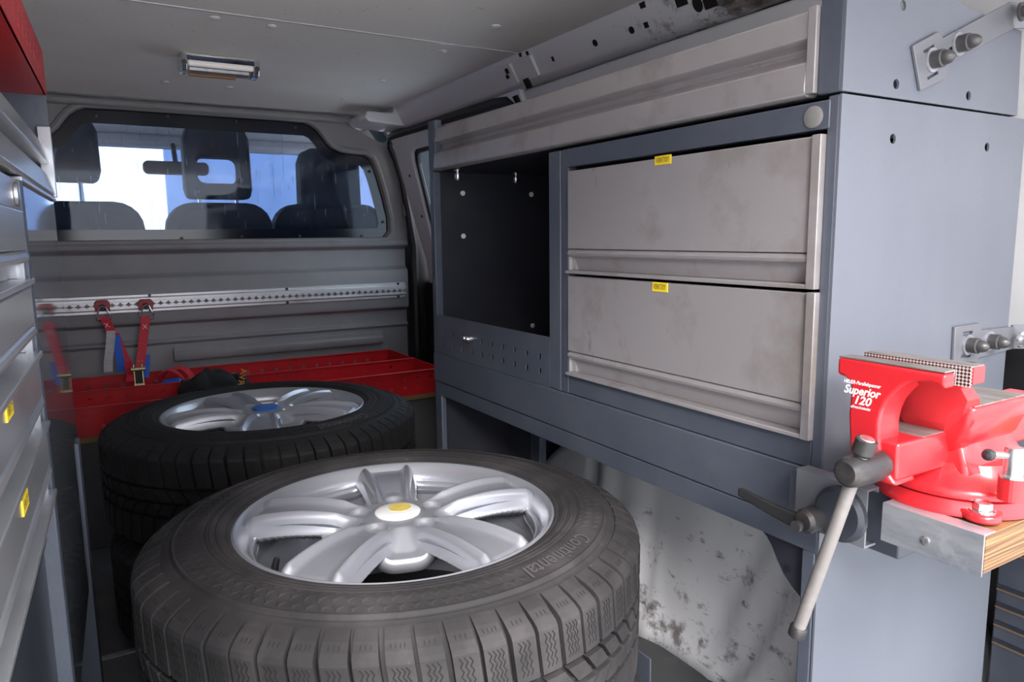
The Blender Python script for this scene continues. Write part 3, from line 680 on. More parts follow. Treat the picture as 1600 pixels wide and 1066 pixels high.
# ================================================================ WHEELS
TR, RIMR, TW = .354, .2315, .242
def make_wheel(th0, rubber, label, group, C, cap):
    w = thing('wheel', label, 'wheel', (C[0], C[1], C[2]), group)
    w['_o'] = [0, 0, 0]
    zt = TW        # local: 0 = lower sidewall, TW = upper sidewall bulge
    tire = [(.224, .030), (.226, .022), (.229, .012), (.237, .006), (.250, .001), (.275, .0), (.300, .006), (.318, .014), (.331, .024), (.340, .036), (.343, .05)]
    up = [(r, TW - h) for r, h in tire]
    prof = tire + [(.343, TW / 2)] + up[::-1]
    # rings pressed in the sidewall
    ins = []
    for r, h in up[::-1]:
        ins.append((r, h))
    b = MB(); b.lathe(tire + [(.343, TW / 2)], (0, 0, 0), 'z', 96, False)
    fine = []
    def side(r):
        pts = sorted(up)
        for i in range(len(pts) - 1):
            if pts[i][0] <= r <= pts[i + 1][0]:
                u = (r - pts[i][0]) / (pts[i + 1][0] - pts[i][0]); u = u * u * (3 - 2 * u) * .4 + u * .6
                return pts[i][1] + u * (pts[i + 1][1] - pts[i][1])
        return TW
    r = .229
    while r < .318:
        z = side(r)
        for (c, wd, hh) in ((.2385, .0015, -.0015), (.2455, .001, .001), (.252, .001, -.0012), (.258, .001, .0012), (.2655, .0012, -.0014), (.3045, .0016, .0024), (.3085, .0012, -.0012)):
            z += hh * math.exp(-((r - c) / wd) ** 2)
        fine.append((r, z)); r += .0011
    prof = [(.343, TW / 2)] + [up[-1]] + [(.340, TW - .036), (.331, TW - .024), (.3195, TW - .0145)] + fine[::-1] + [(.226, TW - .022), (.224, TW - .030)]
    b.lathe(prof, (0, 0, 0), 'z', 128, False)
    ti = b.build('tire', rubber, w, smooth=True, angle=60)
    # tread blocks
    def block(bb, t0, t1, sec, skew=0.0, nsub=2, jitter=None):
        """sec: (r, h below top) polyline closed with inner radius"""
        rings = []
        for i in range(nsub + 1):
            t = t0 + (t1 - t0) * i / nsub
            rings.append([(r * math.cos(t + skew * h), r * math.sin(t + skew * h), TW - h) for r, h in sec])
        bb.loft(rings)
    NB = 66; dt = 2 * PI / NB
    shoulder = [(.3205, .0125), (.3355, .0185), (.3465, .0250), (.3525, .0305), (.3545, .0360), (.3550, .088), (.340, .088), (.338, .036), (.330, .026), (.318, .017)]
    tb = MB()
    rr = random.Random(4)
    for i in range(NB):
        wdt = dt * (.86 if i % 2 else .80)
        block(tb, i * dt, i * dt + wdt, shoulder, .35)
        # mirrored shoulder
        sec = [(r, TW - h) for r, h in shoulder][::-1]
        block(tb, i * dt, i * dt + wdt, sec, -.35)
    mid = [(.3555, .096), (.3555, .117), (.340, .117), (.340, .096)]
    for i in range(NB):
        block(tb, i * dt + .02, i * dt + .02 + dt * .80, mid, 2.2)
        sec = [(r, TW - h) for r, h in mid][::-1]
        block(tb, i * dt, i * dt + dt * .80, sec, -2.2)
    tread = tb.build('tread_blocks', rubber, ti, smooth=False)
    # zigzag sipes on the visible shoulder blocks
    sb = MB()
    for i in range(NB):
        for q in ((.30, .50, .70) if i % 3 else (.24, .42, .60, .76)):
            t = i * dt + dt * .83 * q; pts_ = []
            for k in range(9):
                h = .039 + .042 * k / 8
                pts_.append((t + (.0022 if k % 2 else -.0022) * 2 + .35 * h, h))
            rings = [[(.3535 * math.cos(a - .0015), .3535 * math.sin(a - .0015), TW - h), (.3535 * math.cos(a + .0015), .3535 * math.sin(a + .0015), TW - h),
                      (.35535 * math.cos(a + .0015), .35535 * math.sin(a + .0015), TW - h), (.35535 * math.cos(a - .0015), .35535 * math.sin(a - .0015), TW - h)] for a, h in pts_]
            sb.loft(rings)
            # short straight cut on the shoulder slope
            rings = []
            for (r_, h) in ((.3392, .0210), (.3440, .0238)):
                rings.append([((r_ + e) * math.cos(t + s_ * .0006 + .008), (r_ + e) * math.sin(t + s_ * .0006 + .008), TW - h + e * .7) for (e, s_) in ((-.001, -1), (-.001, 1), (.0008, 1), (.0008, -1))])
            sb.loft(rings)
    sb.build('sipes', 'sipe', ti)
    # band of small raised triangles and a serrated ring
    kb = MB(); NK = 110
    for i in range(NK):
        a = 2 * PI * i / NK; d = 2 * PI / NK
        if math.radians(-84) < (a if a < PI else a - 2 * PI) < math.radians(-50): continue
        for (ra, rb2, ph) in ((.2765, .2885, 0), (.2895, .3015, .5)):
            a0 = a + d * ph
            za, zb = side(ra) + .0004, side(rb2) + .0004
            tri = [(ra, a0, za), (rb2, a0 + d * .5, zb), (ra, a0 + d * .95, za)]
            v0 = [(r_ * math.cos(t), r_ * math.sin(t), z) for r_, t, z in tri]
            cx2 = ((tri[0][0] + tri[1][0]) / 2); ac = a0 + d * .48
            v0.append((cx2 * math.cos(ac), cx2 * math.sin(ac), (za + zb) / 2 + .0010))
            kb.add(v0, [(0, 1, 3), (1, 2, 3), (2, 0, 3)])
        a0 = a
        v0 = [(r_ * math.cos(t), r_ * math.sin(t), side(r_) + e) for r_, t, e in ((.2695, a0, .0003), (.2745, a0 + d * .5, .0003), (.2695, a0 + d * .9, .0003), (.2715, a0 + d * .5, .0012))]
        kb.add(v0, [(0, 1, 3), (1, 2, 3), (2, 0, 3)])
    kb.build('sidewall_pattern', rubber, ti)
    vs, fs = text_polys('Continental', .0285, 0, .0003)
    tm = MB(); base = math.radians(-67)
    tm.add([((.2885 - y) * math.cos(base - x / .2885), (.2885 - y) * math.sin(base - x / .2885), side(.2885 - y) + .0016) for x, y, z in vs], fs)
    # lettering reads outward-up: mirror so it reads from above
    tm.v = [((.2885 + y) * math.cos(base - x / .2885), (.2885 + y) * math.sin(base - x / .2885), side(.2885 + y) + .0016) for x, y, z in vs]
    lt = tm.build('brand_lettering', 'rubber_lift', ti)
    # ---- rim: lip + barrel
    F = TW - .010
    rb = MB()
    rb.lathe([(.224, F - .012), (.2315, F - .004), (.2325, F), (.229, F + .002), (.2245, F), (.2215, F - .006), (.2135, F - .013), (.2095, F - .022), (.2065, F - .060), (.196, F - .085), (.188, F - .16), (.192, F - .215), (.215, F - .222), (.222, F - .214), (.21, F - .19), (.198, F - .10), (.212, F - .02), (.224, F - .012)], (0, 0, 0), 'z', 112, False)
    ri = rb.build('rim', 'rim', w, smooth=True, angle=40)
    # ---- spoke face as polar height field
    def hgt(r, t):
        # nearest spoke
        k = round((t - math.radians(th0)) / (2 * PI / 5)); d = t - math.radians(th0) - k * 2 * PI / 5
        lat = abs(r * math.sin(d))
        hw = .0250 + (r - .06) * .130 if r > .06 else .0250
        # crown along the spoke
        if r < .07: crown = .000
        else:
            q = (r - .07) / .14; crown = .010 * math.sin(min(1, q) * PI * .80) - .006 * q
        e = lat / hw
        ridge = .0100 * math.exp(-((e - .82) / .17) ** 2)
        valley = -.0035
        blend = max(0.0, min(1.0, (r - .055) / .035))
        top = crown + (ridge + valley) * blend
        off = max(0, lat - hw * .98)
        drop = -.024 * (1 - math.exp(-(off / .0065) ** 1.5)) * blend
        h = top * math.exp(-(off / .010) ** 2) + drop
        # lug wells
        lx = r * math.cos(d) - .058; ly = r * math.sin(d)
        dl = math.hypot(lx, ly)
        if dl < .0165: h -= .007 * min(1, (.0165 - dl) / .006)
        if r < .038: h = .001
        g = min(off - .0095, r * math.cos(PI / 5 - abs(d)) - .108, .2045 - r)
        return h, g, lat, hw
    NT, NR = 720, 96
    r0_, r1_ = .0, .2195
    vs = []; keep = []
    for j in range(NR + 1):
        r_ = .004 + (r1_ - .004) * j / NR
        for i in range(NT):
            t = 2 * PI * i / NT
            h, off, lat, hw = hgt(r_, t)
            # outer ends sink into the lip
            if r_ > .209: h -= (r_ - .209) * .7
            vs.append((r_ * math.cos(t), r_ * math.sin(t), F - .002 + h)); keep.append((r_, off))
    fs = []; cut = {}
    def cutv(p, q):
        key = (min(p, q), max(p, q))
        if key not in cut:
            gp_, gq = keep[p][1], keep[q][1]; u = gp_ / (gp_ - gq)
            vs.append(tuple(vs[p][c] + (vs[q][c] - vs[p][c]) * u for c in range(3))); cut[key] = len(vs) - 1
        return cut[key]
    for j in range(NR):
        for i in range(NT):
            i2 = (i + 1) % NT
            q = (j * NT + i, j * NT + i2, (j + 1) * NT + i2, (j + 1) * NT + i)
            gs = [keep[k][1] > 0 for k in q]
            if all(gs): continue
            if not any(gs): fs.append(q); continue
            poly = []
            for c in range(4):
                p_, n_ = q[c], q[(c + 1) % 4]
                if keep[p_][1] <= 0: poly.append(p_)
                if (keep[p_][1] > 0) != (keep[n_][1] > 0): poly.append(cutv(p_, n_))
            if len(poly) > 2: fs.append(tuple(poly))
    fs.append(tuple(range(NT - 1, -1, -1)))
    sp_ = MB().add(vs, fs).build('spoke_face', 'rim', ri, smooth=True, angle=60)
    so_ = sp_.modifiers.new('thick', 'SOLIDIFY'); so_.thickness = .020; so_.offset = -1
    # dark disc across the barrel, standing for the shade behind the spokes
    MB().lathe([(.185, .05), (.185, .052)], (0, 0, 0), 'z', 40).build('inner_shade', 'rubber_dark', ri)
    if cap == 'yellow':
        MB().lathe([(.0335, F - .003), (.0335, F + .0005), (.031, F + .0022), (.016, F + .003)], (0, 0, 0), 'z', 40).build('centre_cap', 'white_cap', ri, smooth=True)
        MB().lathe([(.0165, F + .0022), (.0165, F + .0036)], (.006, .006, 0), 'z', 32).build('yellow_spot', 'yellow_disc', ri)
    else:
        MB().lathe([(.0325, F - .003), (.0325, F + .001), (.030, F + .003), (.010, F + .004)], (0, 0, 0), 'z', 40).build('centre_cap', 'blue_cap', ri, smooth=True)
    va = math.radians(th0 - 180 + 2)
    vx_, vy_ = math.cos(va), math.sin(va)
    MB().tube([(.198 * vx_, .198 * vy_, F - .075), (.186 * vx_, .186 * vy_, F - .045), (.180 * vx_, .180 * vy_, F - .024)], [.0055, .0055, .0042], 10).build('valve', 'black', ri, smooth=True)
    return w
MT['rubber_lift'] = mat('raised_rubber', (0.07, 0.064, 0.064), 0.7)
FC = (.375, .974); RC = (.356, 1.774)
w1 = make_wheel(2, 'rubber', 'dusty winter tyre wheel with white and yellow centre cap, atop its stack', None, (FC[0], FC[1], .245), 'yellow')
w2_ = make_wheel(38, 'rubber_dark', 'black winter tyre wheel with blue centre cap beside the red tray', None, (RC[0], RC[1], .245), 'blue')
for (src, c, lab) in ((w1, FC, 'lower dusty tyre wheel under the one with the yellow centre cap'), (w2_, RC, 'lower black tyre wheel under the one with the blue centre cap')):
    k = copy_tree(src); k.location = (c[0] + .004, c[1] - .006, 0.001); k.rotation_euler = (0, 0, .6); k['label'] = lab

# ================================================================ RIGHT CABINETS
XF, XK = .75, 1.16
Y0, Y1 = .535, 1.655
# ---- upper flap unit
fu = thing('flap_cabinet', 'grey upper cabinet with long stepped aluminium flap above the tool drawers', 'cabinet', (.95, 1.1, 1.037))
MB().box(XF, XF + .02, Y1 - .035, Y1, 1.037, 1.156).build('post', 'steel', fu, bevel=.002)
MB().box(XF, XF + .02, Y0 + .003, Y0 + .033, 1.037, 1.172).build('post', 'steel', fu, bevel=.002)
up_holes = [circ(.854, 1.142, .006, 12), circ(.850, 1.053, .006, 12), circ(1.008, 1.053, .006, 12)]
MB().plate([(XF, 1.037), (1.135, 1.037), (1.128, 1.148), (1.09, 1.150), (.93, 1.166), (.90, 1.172), (XF, 1.172)], up_holes, xz(Y0), 0, .003).build('end_panel', 'panel', fu)
MB().box(XF, 1.135, Y1 - .003, Y1, 1.037, 1.15).build('end_panel', 'steel', fu)
MB().box(XF + .02, 1.135, Y0 + .003, Y1 - .003, 1.037, 1.041).build('shelf_floor', 'inner', fu)
MB().box(1.13, 1.135, Y0 + .003, Y1 - .003, 1.037, 1.12).build('back_panel', 'steel', fu)
flap = [(.768, 1.137), (.757, 1.1365), (.753, 1.134), (.748, 1.104), (.751, 1.102), (.762, 1.1005), (.768, 1.096), (.768, 1.090), (.760, 1.083), (.752, 1.079), (.747, 1.076), (.744, 1.046), (.746, 1.040), (.751, 1.0375), (.765, 1.0375), (.775, 1.045), (.776, 1.13)]
def flap_obj(prof, y0, y1, parent, m='alu', tilt=None):
    f = lambda a, b, t: Vector((a, t, b))
    return MB().prism(prof, f, y0, y1).build('flap', m, parent, bevel=.0012)
flap_obj(flap, Y0 + .046, Y1 - .037, fu)
MB().box(.745, .762, Y0 + .034, Y0 + .046, 1.040, 1.1365).build('flap_end_trim', 'alu', fu, bevel=.001)
for (px, py) in ((715, 270), (806, 275)):
    p = onz(px, py, 1.03)
    MB().lathe([(.010, 0), (.010, -.003), (.0045, -.003), (.0045, -.010), (.008, -.011), (.008, -.018), (.005, -.025)], (p.x, p.y, 1.0368), 'z', 12).build('hanging_bolt', 'chrome', fu, smooth=True)

# ---- open locker (left module)
YM = 1.091
ol = thing('open_locker', 'open blue-grey locker with a perforated lower front beside the drawers', 'cabinet', (.95, 1.37, .593))
MB().box(XF, XF + .02, Y1 - .021, Y1, .593, 1.036).build('post', 'steel', ol, bevel=.002)
MB().box(XF, XF + .02, YM + .0015, YM + .039, .593, 1.030).build('post', 'steel', ol, bevel=.002)
hl = []
for i in range(10):
    y = 1.593 - i * .0477
    for z in (.649, .620): hl.append(rect(y - .0042, y + .0042, z - .0052, z + .0052))
MB().plate(rect(YM + .039, Y1 - .021, .593, .690), hl, yz(XF), 0, .0025).build('perforated_front', 'steel', ol)
MB().box(XF + .02, XK, Y1 - .004, Y1 - .001, .593, 1.0369).build('side_panel', 'inner', ol)
MB().box(XF + .02, XK, YM + .0015, YM + .004, .593, 1.0369).build('side_panel', 'inner', ol)

MB().box(XF + .003, XK, YM + .004, Y1 - .004, .593, .5965).build('bottom_panel', 'inner', ol)
MB().box(XK - .003, XK, YM + .004, Y1 - .004, .5965, 1.0369).build('back_panel', 'inner', ol)
for (px, py, X) in ((723, 302, 1.155), (830, 304, 1.155), (724, 369, 1.155), (832, 509, 1.155), (803, 266, 1.155)):
    p = onx(px, py, X)
    if p.y < Y1 - .02:
        MB().lathe([(.0085, 0), (.0085, -.002), (.005, -.0045)], (1.1568, p.y, p.z), 'x', 12).build('bolt_head', 'white_cap', ol, smooth=True)
    else:
        p = ony(px, py, Y1 - .0045)
        MB().lathe([(.0065, 0), (.0065, -.002), (.004, -.0045)], (p.x, Y1 - .0042, p.z), 'y', 12).build('bolt_head', 'white_cap', ol, smooth=True)
q = onx(734, 529, XF)
for dy in (0, .014):
    MB().lathe([(.0065, 0), (.0065, -.010), (.004, -.014)], (XF, q.y - .007 + dy, q.z), 'x', 10).build('screw_end', 'chrome', ol, smooth=True)

# ---- drawer cabinet
dc = thing('drawer_cabinet', 'blue-grey cabinet with two large aluminium tool drawers labelled in yellow', 'cabinet', (.95, .81, .593))
MB().box(XF, XF + .02, Y0 + .003, Y0 + .018, .593, 1.034).build('post', 'steel', dc, bevel=.002)
MB().box(XF, XF + .02, YM - .023, YM - .0015, .593, 1.030).build('post', 'steel', dc, bevel=.002)
MB().box(XF - .001, XF + .02, Y0 + .014, YM - .023, .998, 1.030).build('top_rail', 'steel', dc, bevel=.0015)
MB().box(XF + .001, XF + .02, Y0 + .018, YM - .023, .593, .628).build('bottom_rail', 'steel', dc, bevel=.0015)
MB().lathe([(.0125, 0), (.0125, -.002), (.010, -.003)], (XF - .001, .568, 1.013), 'x', 28).build('round_plug', 'plug', dc, smooth=True) if 'plug' in MT else None
MT['plug'] = mat('grey_plug', (0.20, 0.195, 0.19), 0.5)
MB().lathe([(.0125, 0), (.0125, -.002), (.0105, -.003)], (XF - .001, .570, 1.013), 'x', 28).build('round_plug', 'plug', dc, smooth=True)
ph = [circ(.850, .990, .006, 12), circ(1.063, .991, .006, 12)]
MB().plate([(XF, .593), (XK, .593), (XK, 1.034), (XF, 1.034)], ph, xz(Y0), 0, .003).build('end_panel', 'panel', dc)
MB().box(XK - .003, XK, Y0 + .003, YM - .002, .593, 1.03).build('back_panel', 'inner', dc)
MB().box(XF + .02, XK, YM - .0045, YM - .0015, .593, 1.03).build('side_panel', 'inner', dc)
def drawer(parent, fr, y0, y1, z0, z1, zf, alu, label_yz=None, text_='VERKTØY'):
    """fr(x, y, z): placement; face plane at x=0, +x into the cabinet. zf = lower edge of the flat front."""
    def B(b, x0, x1, ya, yb, za, zb):
        vs = [fr(x, y, z) for x in (x0, x1) for y in (ya, yb) for z in (za, zb)]
        b.add(vs, [(0, 1, 3, 2), (4, 6, 7, 5), (0, 4, 5, 1), (2, 3, 7, 6), (0, 2, 6, 4), (1, 5, 7, 3)]); return b
    d = B(MB(), .000, .014, y0 + .013, y1 - .002, zf, z1 - .001).build('drawer', alu, parent, bevel=.0015)
    B(MB(), -.005, .018, y0, y0 + .0125, z0, z1).build('side_trim', alu, d, bevel=.001)
    B(MB(), .004, .016, y1 - .0018, y1, z0, z1).build('side_trim', alu, d)
    B(MB(), -.004, .018, y0 + .0125, y1, z0, z0 + .0055).build('lip', alu, d, bevel=.001)
    hb = MB(); zc = zf - .007
    n = 10; rings = []
    for y in (y0 + .0125, y1 - .004):
        rings.append([fr(.0045 + .0062 * math.cos(2 * PI * k / n), y, zc + .0062 * math.sin(2 * PI * k / n)) for k in range(n)])
    hb.loft(rings); hb.build('handle_bar', alu, d, smooth=True)
    hp = MB(); hp.loft([[fr(.006, y, zc - .004), fr(.009, y, zc - .004), fr(.019, y, z0 + .006), fr(.016, y, z0 + .006)] for y in (y0 + .0125, y1 - .014)])
    hp.build('grip_plate', alu, d)
    B(MB(), .020, .24, y0 + .006, y1 - .006, z0 + .004, z1 - .010).build('drawer_box', 'inner', d)
    B(MB(), .010, .021, y1 - .013, y1 - .002, z0 + .006, zf).build('grip_end', alu, d)
    if label_yz:
        ya, yb, za, zb = label_yz
        lb = B(MB(), -.0012, .0005, ya, yb, za, zb).build('label_sticker', 'yellow', d)
        cyy, czz = (ya + yb) / 2, (za + zb) / 2
        vs, fs = text_polys(text_, (zb - za) * .80)
        wdt = max(v[0] for v in vs) - min(v[0] for v in vs); sc = (yb - ya) * .82 / wdt
        sg = -1
        if parent.get('_flip'): sg = 1
        t = MB(); t.add([fr(-.0016, cyy + sg * v[0] * sc, czz + v[1] * 1.0) for v in vs], fs); t.build('printed_word', 'ink', d)
    return d
frR = lambda x, y, z: Vector((XF - .004 + x, y, z))
drawer(dc, frR, .553, 1.066, .813, .992, .856, 'alu', (.804, .838, .981, .995 - .001))
drawer(dc, frR, .551, 1.066, .629, .8095, .673, 'alu', (.806, .839, .7945, .8085))

# ---- bench under the cabinets
wb = thing('workbench_frame', 'blue-grey steel bench frame under the cabinets above the wheel arch', 'bench', (.95, 1.1, 0))
MB().box(XF - .002, XK, Y0 - .10, Y1, .521, .5922).build('bench_band', 'steel', wb, bevel=.002)
MB().box(XF, XF + .02, Y0 + .003, Y1 - .003, .487, .519).build('lower_rail', 'steel', wb, bevel=.0015)
MB().box(XF, XF + .024, Y0 + .005, Y0 + .024, 0, .487).build('leg', 'steel', wb, bevel=.002)
MB().box(XF, XF + .014, Y1 - .036, Y1, 0, .487).build('leg', 'steel', wb, bevel=.002)
MB().plate([(XF, 0), (XK + .015, 0), (XK + .012, .519), (XF, .519)], [circ(1.03, .44, .009, 12)], xz(Y0), 0, .003).build('end_panel', 'panel', wb)
MB().box(XF + .02, XK, Y0 + .003, Y0 + .005, .0, .519).build('end_lining', 'inner', wb)
MB().plate([(XF, 0), (XK, 0), (XK, .519), (XF, .519)], [], xz(Y1 - .003), 0, .003).build('end_panel', 'inner', wb)  # far end panel: its lack of light is put into this dark colour
MB().box(XF, XF + .003, Y0 + .30, Y1 - .036, 0, .19).build('kick_plate', 'steel', wb, bevel=.001)
gs_ = [(lambda q: (q.y, q.z))(onx(*p, .762)) for p in ((1188, 826), (1262, 860), (1258, 940), (1248, 930), (1236, 915), (1224, 896), (1214, 874), (1206, 853), (1198, 838))]
gh_ = (lambda q: (q.y, q.z))(onx(1231, 889, .762))
MB().plate(gs_, [], yz(.762), 0, .003).build('gusset_plate', 'inner', wb)  # steel gusset, the shadow on it put into the colour
MB().lathe([(.0055, 0), (.0055, -.0015)], (.762, gh_[0], gh_[1]), 'x', 14).build('gusset_hole_disc', 'hole', wb)  # dark disc standing for a hole in the gusset
# shadowed divider below the bench, beyond the arch
MB().box(.90, .92, 1.40, 1.44, 0, .487).build('rear_leg', 'steel', wb, bevel=.002)
MT['brk'] = mat('grey_bracket_paint', (0.17, 0.175, 0.195), 0.4, 0.3)
# C-channel guide with clamp lever
ch = [(.7225, .601), (.7225, .607), (.7020, .607), (.7020, .541), (.7220, .541), (.7220, .5435), (.7045, .5435), (.7045, .6045), (.7200, .6045), (.7200, .601)]
MB().prism(ch, lambda a, b, t: Vector((a, t, b)), .446, .535).build('guide_channel', 'brk', wb)
MB().box(.7225, .752, .50, .56, .53, .59).build('channel_mount', 'steel', wb)
MB().lathe([(.031, 0), (.031, -.006), (.026, -.010)], (.7018, .474, .572), 'x', 36).build('clamp_disc', 'chest', wb, smooth=True)
MB().lathe([(.014, 0), (.014, -.020), (.010, -.024)], (.694, .500, .560), 'x', 20).build('lever_hub', 'darksteel', wb, smooth=True)
MB().loft([[Vector((.676 + a * .004, y, z + b * hh)) for a, b in ((-1, -1), (1, -1), (1, 1), (-1, 1))] for y, z, hh in ((.490, .557, .009), (.520, .556, .0085), (.560, .560, .007), (.596, .565, .005))]).build('clamp_lever', 'darksteel', wb, bevel=.002)
MB().lathe([(.0065, 0), (.0065, -.010)], (.674, .505, .554), 'x', 14).build('lever_pin', 'bolt', wb, smooth=True)

# ---- mounting brackets on the end panels
def bracket(name, label, outline_px, slots_px, nuts_px, fold_px, bolt_px):
    b = thing(name, label, 'bracket', tuple(ony(*nuts_px[0], Y0)), 'mounting brackets')
    oy = lambda p: (lambda q: (q.x, q.z))(ony(p[0], p[1], Y0 - .002))
    MB().plate([oy(p) for p in outline_px], [[oy(p) for p in s] for s in slots_px], xz(Y0), -.0045, -.0005).build('plate', 'brk', b, bevel=.0008)
    for p in nuts_px:
        q = ony(p[0], p[1], Y0 - .012)
        MB().lathe([(.0145, 0), (.0145, -.002)], (q.x, Y0 - .0046, q.z), 'y', 20).build('washer', 'galv', b)
        MB().lathe([(.0105, 0), (.0108, -.012), (.0085, -.013), (.0085, -.016), (.0075, -.020), (.0045, -.024), (.001, -.026)], (q.x, Y0 - .0066, q.z), 'y', 18).build('cap_nut', 'bolt', b, smooth=True, angle=30)
    f = [ony(p[0], p[1], Y0 - .004) for p in fold_px]
    MB().loft([[f[0], f[1], f[1] + Vector((0, .003, 0)), f[0] + Vector((0, .003, 0))], [f[0] + Vector((.05, -.03, 0)), f[1] + Vector((.05, -.03, 0)), f[1] + Vector((.05, -.027, 0)), f[0] + Vector((.05, -.027, 0))]]).build('folded_arm', 'brk', b)
    q = ony(bolt_px[0], bolt_px[1], Y0 - .02)
    MB().lathe([(.012, 0), (.012, -.003), (.007, -.003), (.007, -.010)], (q.x, Y0 - .018, q.z), 'y', 16).build('bolt', 'chrome' if bolt_px[1] > 200 else 'bolt', b, smooth=True)
    return b
bracket('mounting_bracket', 'slotted steel bracket with two cap nuts high on the end panel', [(1424, 72), (1463, 50), (1471, 60), (1578, 3), (1584, 44), (1480, 100), (1473, 125), (1436, 142)],
        [[(1440, 80), (1457, 70), (1458, 74), (1441, 84)], [(1446, 121), (1463, 111), (1464, 115), (1447, 125)], [(1480, 76), (1489, 71), (1490, 80), (1482, 84)]],
        [(1466, 92), (1507, 67)], [(1578, 3), (1584, 44)], (1598, 18))
bracket('mounting_bracket', 'slotted steel bracket with two cap nuts beside the red vise', [(1490, 511), (1529, 505), (1531, 516), (1583, 510), (1583, 544), (1527, 559), (1524, 566), (1487, 565)],
        [[(1502, 519), (1518, 517), (1518, 522), (1502, 525)], [(1500, 554), (1516, 552), (1514, 558), (1498, 559)], [(1536, 531), (1543, 529), (1543, 538), (1537, 539)]],
        [(1521, 540), (1554, 534)], [(1583, 508), (1583, 545)], (1597, 531))

# ================================================================ VISE BOARD + VISE
vb = thing('vise_board', 'plywood pull-out board with galvanised edge under the red vise', 'board', (.9, .4, .557))
YE = .330
MB().box(.7065, 1.12, YE, .54 - .11, .5585, .5965).build('plywood', 'wood', vb, bevel=.0008)
MB().box(.708, 1.119, YE - .0006, YE + .0002, .5595, .5957).build('end_grain', 'woodend', vb)
MB().prism([(.7045, .5565), (.7060, .5565), (.7060, .5970), (.7240, .5970), (.7240, .5985), (.7045, .5985)], lambda a, b, t: Vector((a, t, b)), YE - .001, .43).build('edge_strip', 'galv', vb, bevel=.0006)
p = onx(1445, 845, .704)
MB().lathe([(.0045, 0), (.0045, -.0012), (.0025, -.002)], (.7045, p.y, p.z), 'x', 16).build('screw', 'chrome', vb, smooth=True)

vi = thing('bench_vise', 'red bench vise with swivel base bolted to the plywood board', 'vise', (.795, .405, .5985))
YC = .3925
def octo(x0, x1, y0, y1, z, c=.25, cf=None):
    cy_ = (y1 - y0) * c; cx2 = (x1 - x0) * c
    return [(x0 + cx2, y0, z), (x1 - cx2, y0, z), (x1, y0 + cy_, z), (x1, y1 - cy_, z), (x1 - cx2, y1, z), (x0 + cx2, y1, z), (x0, y1 - cy_, z), (x0, y0 + cy_, z)]
c7 = lambda x, y: (1280 + x * .319, 520 + y * .319)
XJ = .655
def jy(p):
    q = onx(*c7(*p), XJ); return (q.y, q.z)
jo = [jy(p) for p in ((90, 118), (620, 205), (612, 285), (580, 262), (520, 240), (470, 240), (430, 250), (390, 273), (360, 302), (325, 345), (303, 395), (291, 450), (290, 510), (295, 580), (310, 640), (335, 695), (375, 756), (300, 735), (230, 690), (150, 640), (145, 545), (140, 400), (150, 300), (150, 240), (128, 220), (85, 203))]
MB().plate(jo, [], lambda a, b, t: Vector((XJ + t * (1 if b < .735 else .5), a, b)), 0, .036).build('moving_jaw', 'vise', vi, bevel=.0035, seg=3)
JT = jo[0][1]
JA, JB = jo[1][0], jo[0][0]
MB().box(XJ + .001, XJ + .018, JA + .001, JB - .001, JT - .0005, JT + .0012).build('jaw_top', 'viseworn', vi, bevel=.0005)
MB().box(XJ + .018, XJ + .0215, JA + .002, JB - .002, JT - .013, JT + .0008).build('jaw_plate', 'knurl', vi)
MB().box(XJ + .004, .83, .390, .438, .6405, .6785).build('slide_bar', 'vise', vi, bevel=.003)
MB().box(.700, .745, .3905, .4375, .6786, .6792).build('slide_wear', 'viseworn', vi)
fj = MB()
fj.loft([octo(.742, .800, .388, .438, .672, .1), octo(.732, .800, .380, .440, .688, .12), octo(.724, .770, .370, .442, .704, .15), octo(.716, .748, .362, .448, .718, .15), octo(.708, .734, .364, .452, .731, .12), octo(.7035, .7235, JA + .010, JB - .006, .7365, .08), octo(.7015, .7225, JA, JB, .7385, .03), octo(.7015, .7225, JA, JB, JT, .03)])
fj.build('fixed_jaw', 'vise', vi, bevel=.002)
MB().box(.7020, .7220, JA + .001, JB - .001, JT - .0005, JT + .0012).build('jaw_top', 'viseworn', vi, bevel=.0005)
MB().box(.6980, .7015, JA + .001, JB - .001, JT - .0185, JT + .0008).build('jaw_plate', 'knurl', vi)
an = MB()
an.loft([octo(.748, .845, .385, .440, .655, .10), octo(.742, .850, .372, .446, .670, .08), octo(.738, .850, .366, .450, .688, .05), octo(.740, .850, .364, .452, .7075, .04)])
an.build('anvil_body', 'vise', vi, bevel=.003)
MB().box(.746, .846, .367, .449, .7072, .7088).build('anvil_top', 'viseworn', vi, bevel=.0004)
lb = MB()
lb.loft([octo(.742, .862, .360, .450, .622, .10), octo(.744, .860, .362, .448, .640, .10), octo(.752, .85, .378, .438, .668, .10)])
lb.build('lower_body', 'vise', vi, bevel=.003)
MB().box(.83, .96, .392, .436, .642, .690).build('slide_bar_rear', 'vise', vi, bevel=.003)
MB().lathe([(.070, .6150), (.0755, .6165), (.0765, .6195), (.0755, .6235), (.0735, .626), (.068, .629), (.058, .640), (.054, .646)], (.795, .405, 0), 'z', 56).build('swivel_disc', 'vise', vi, smooth=True)
MB().lathe([(.0775, .5987), (.0775, .603), (.0745, .608), (.0735, .6135), (.070, .6150)], (.795, .405, 0), 'z', 56).build('base_ring', 'vise', vi, smooth=True)
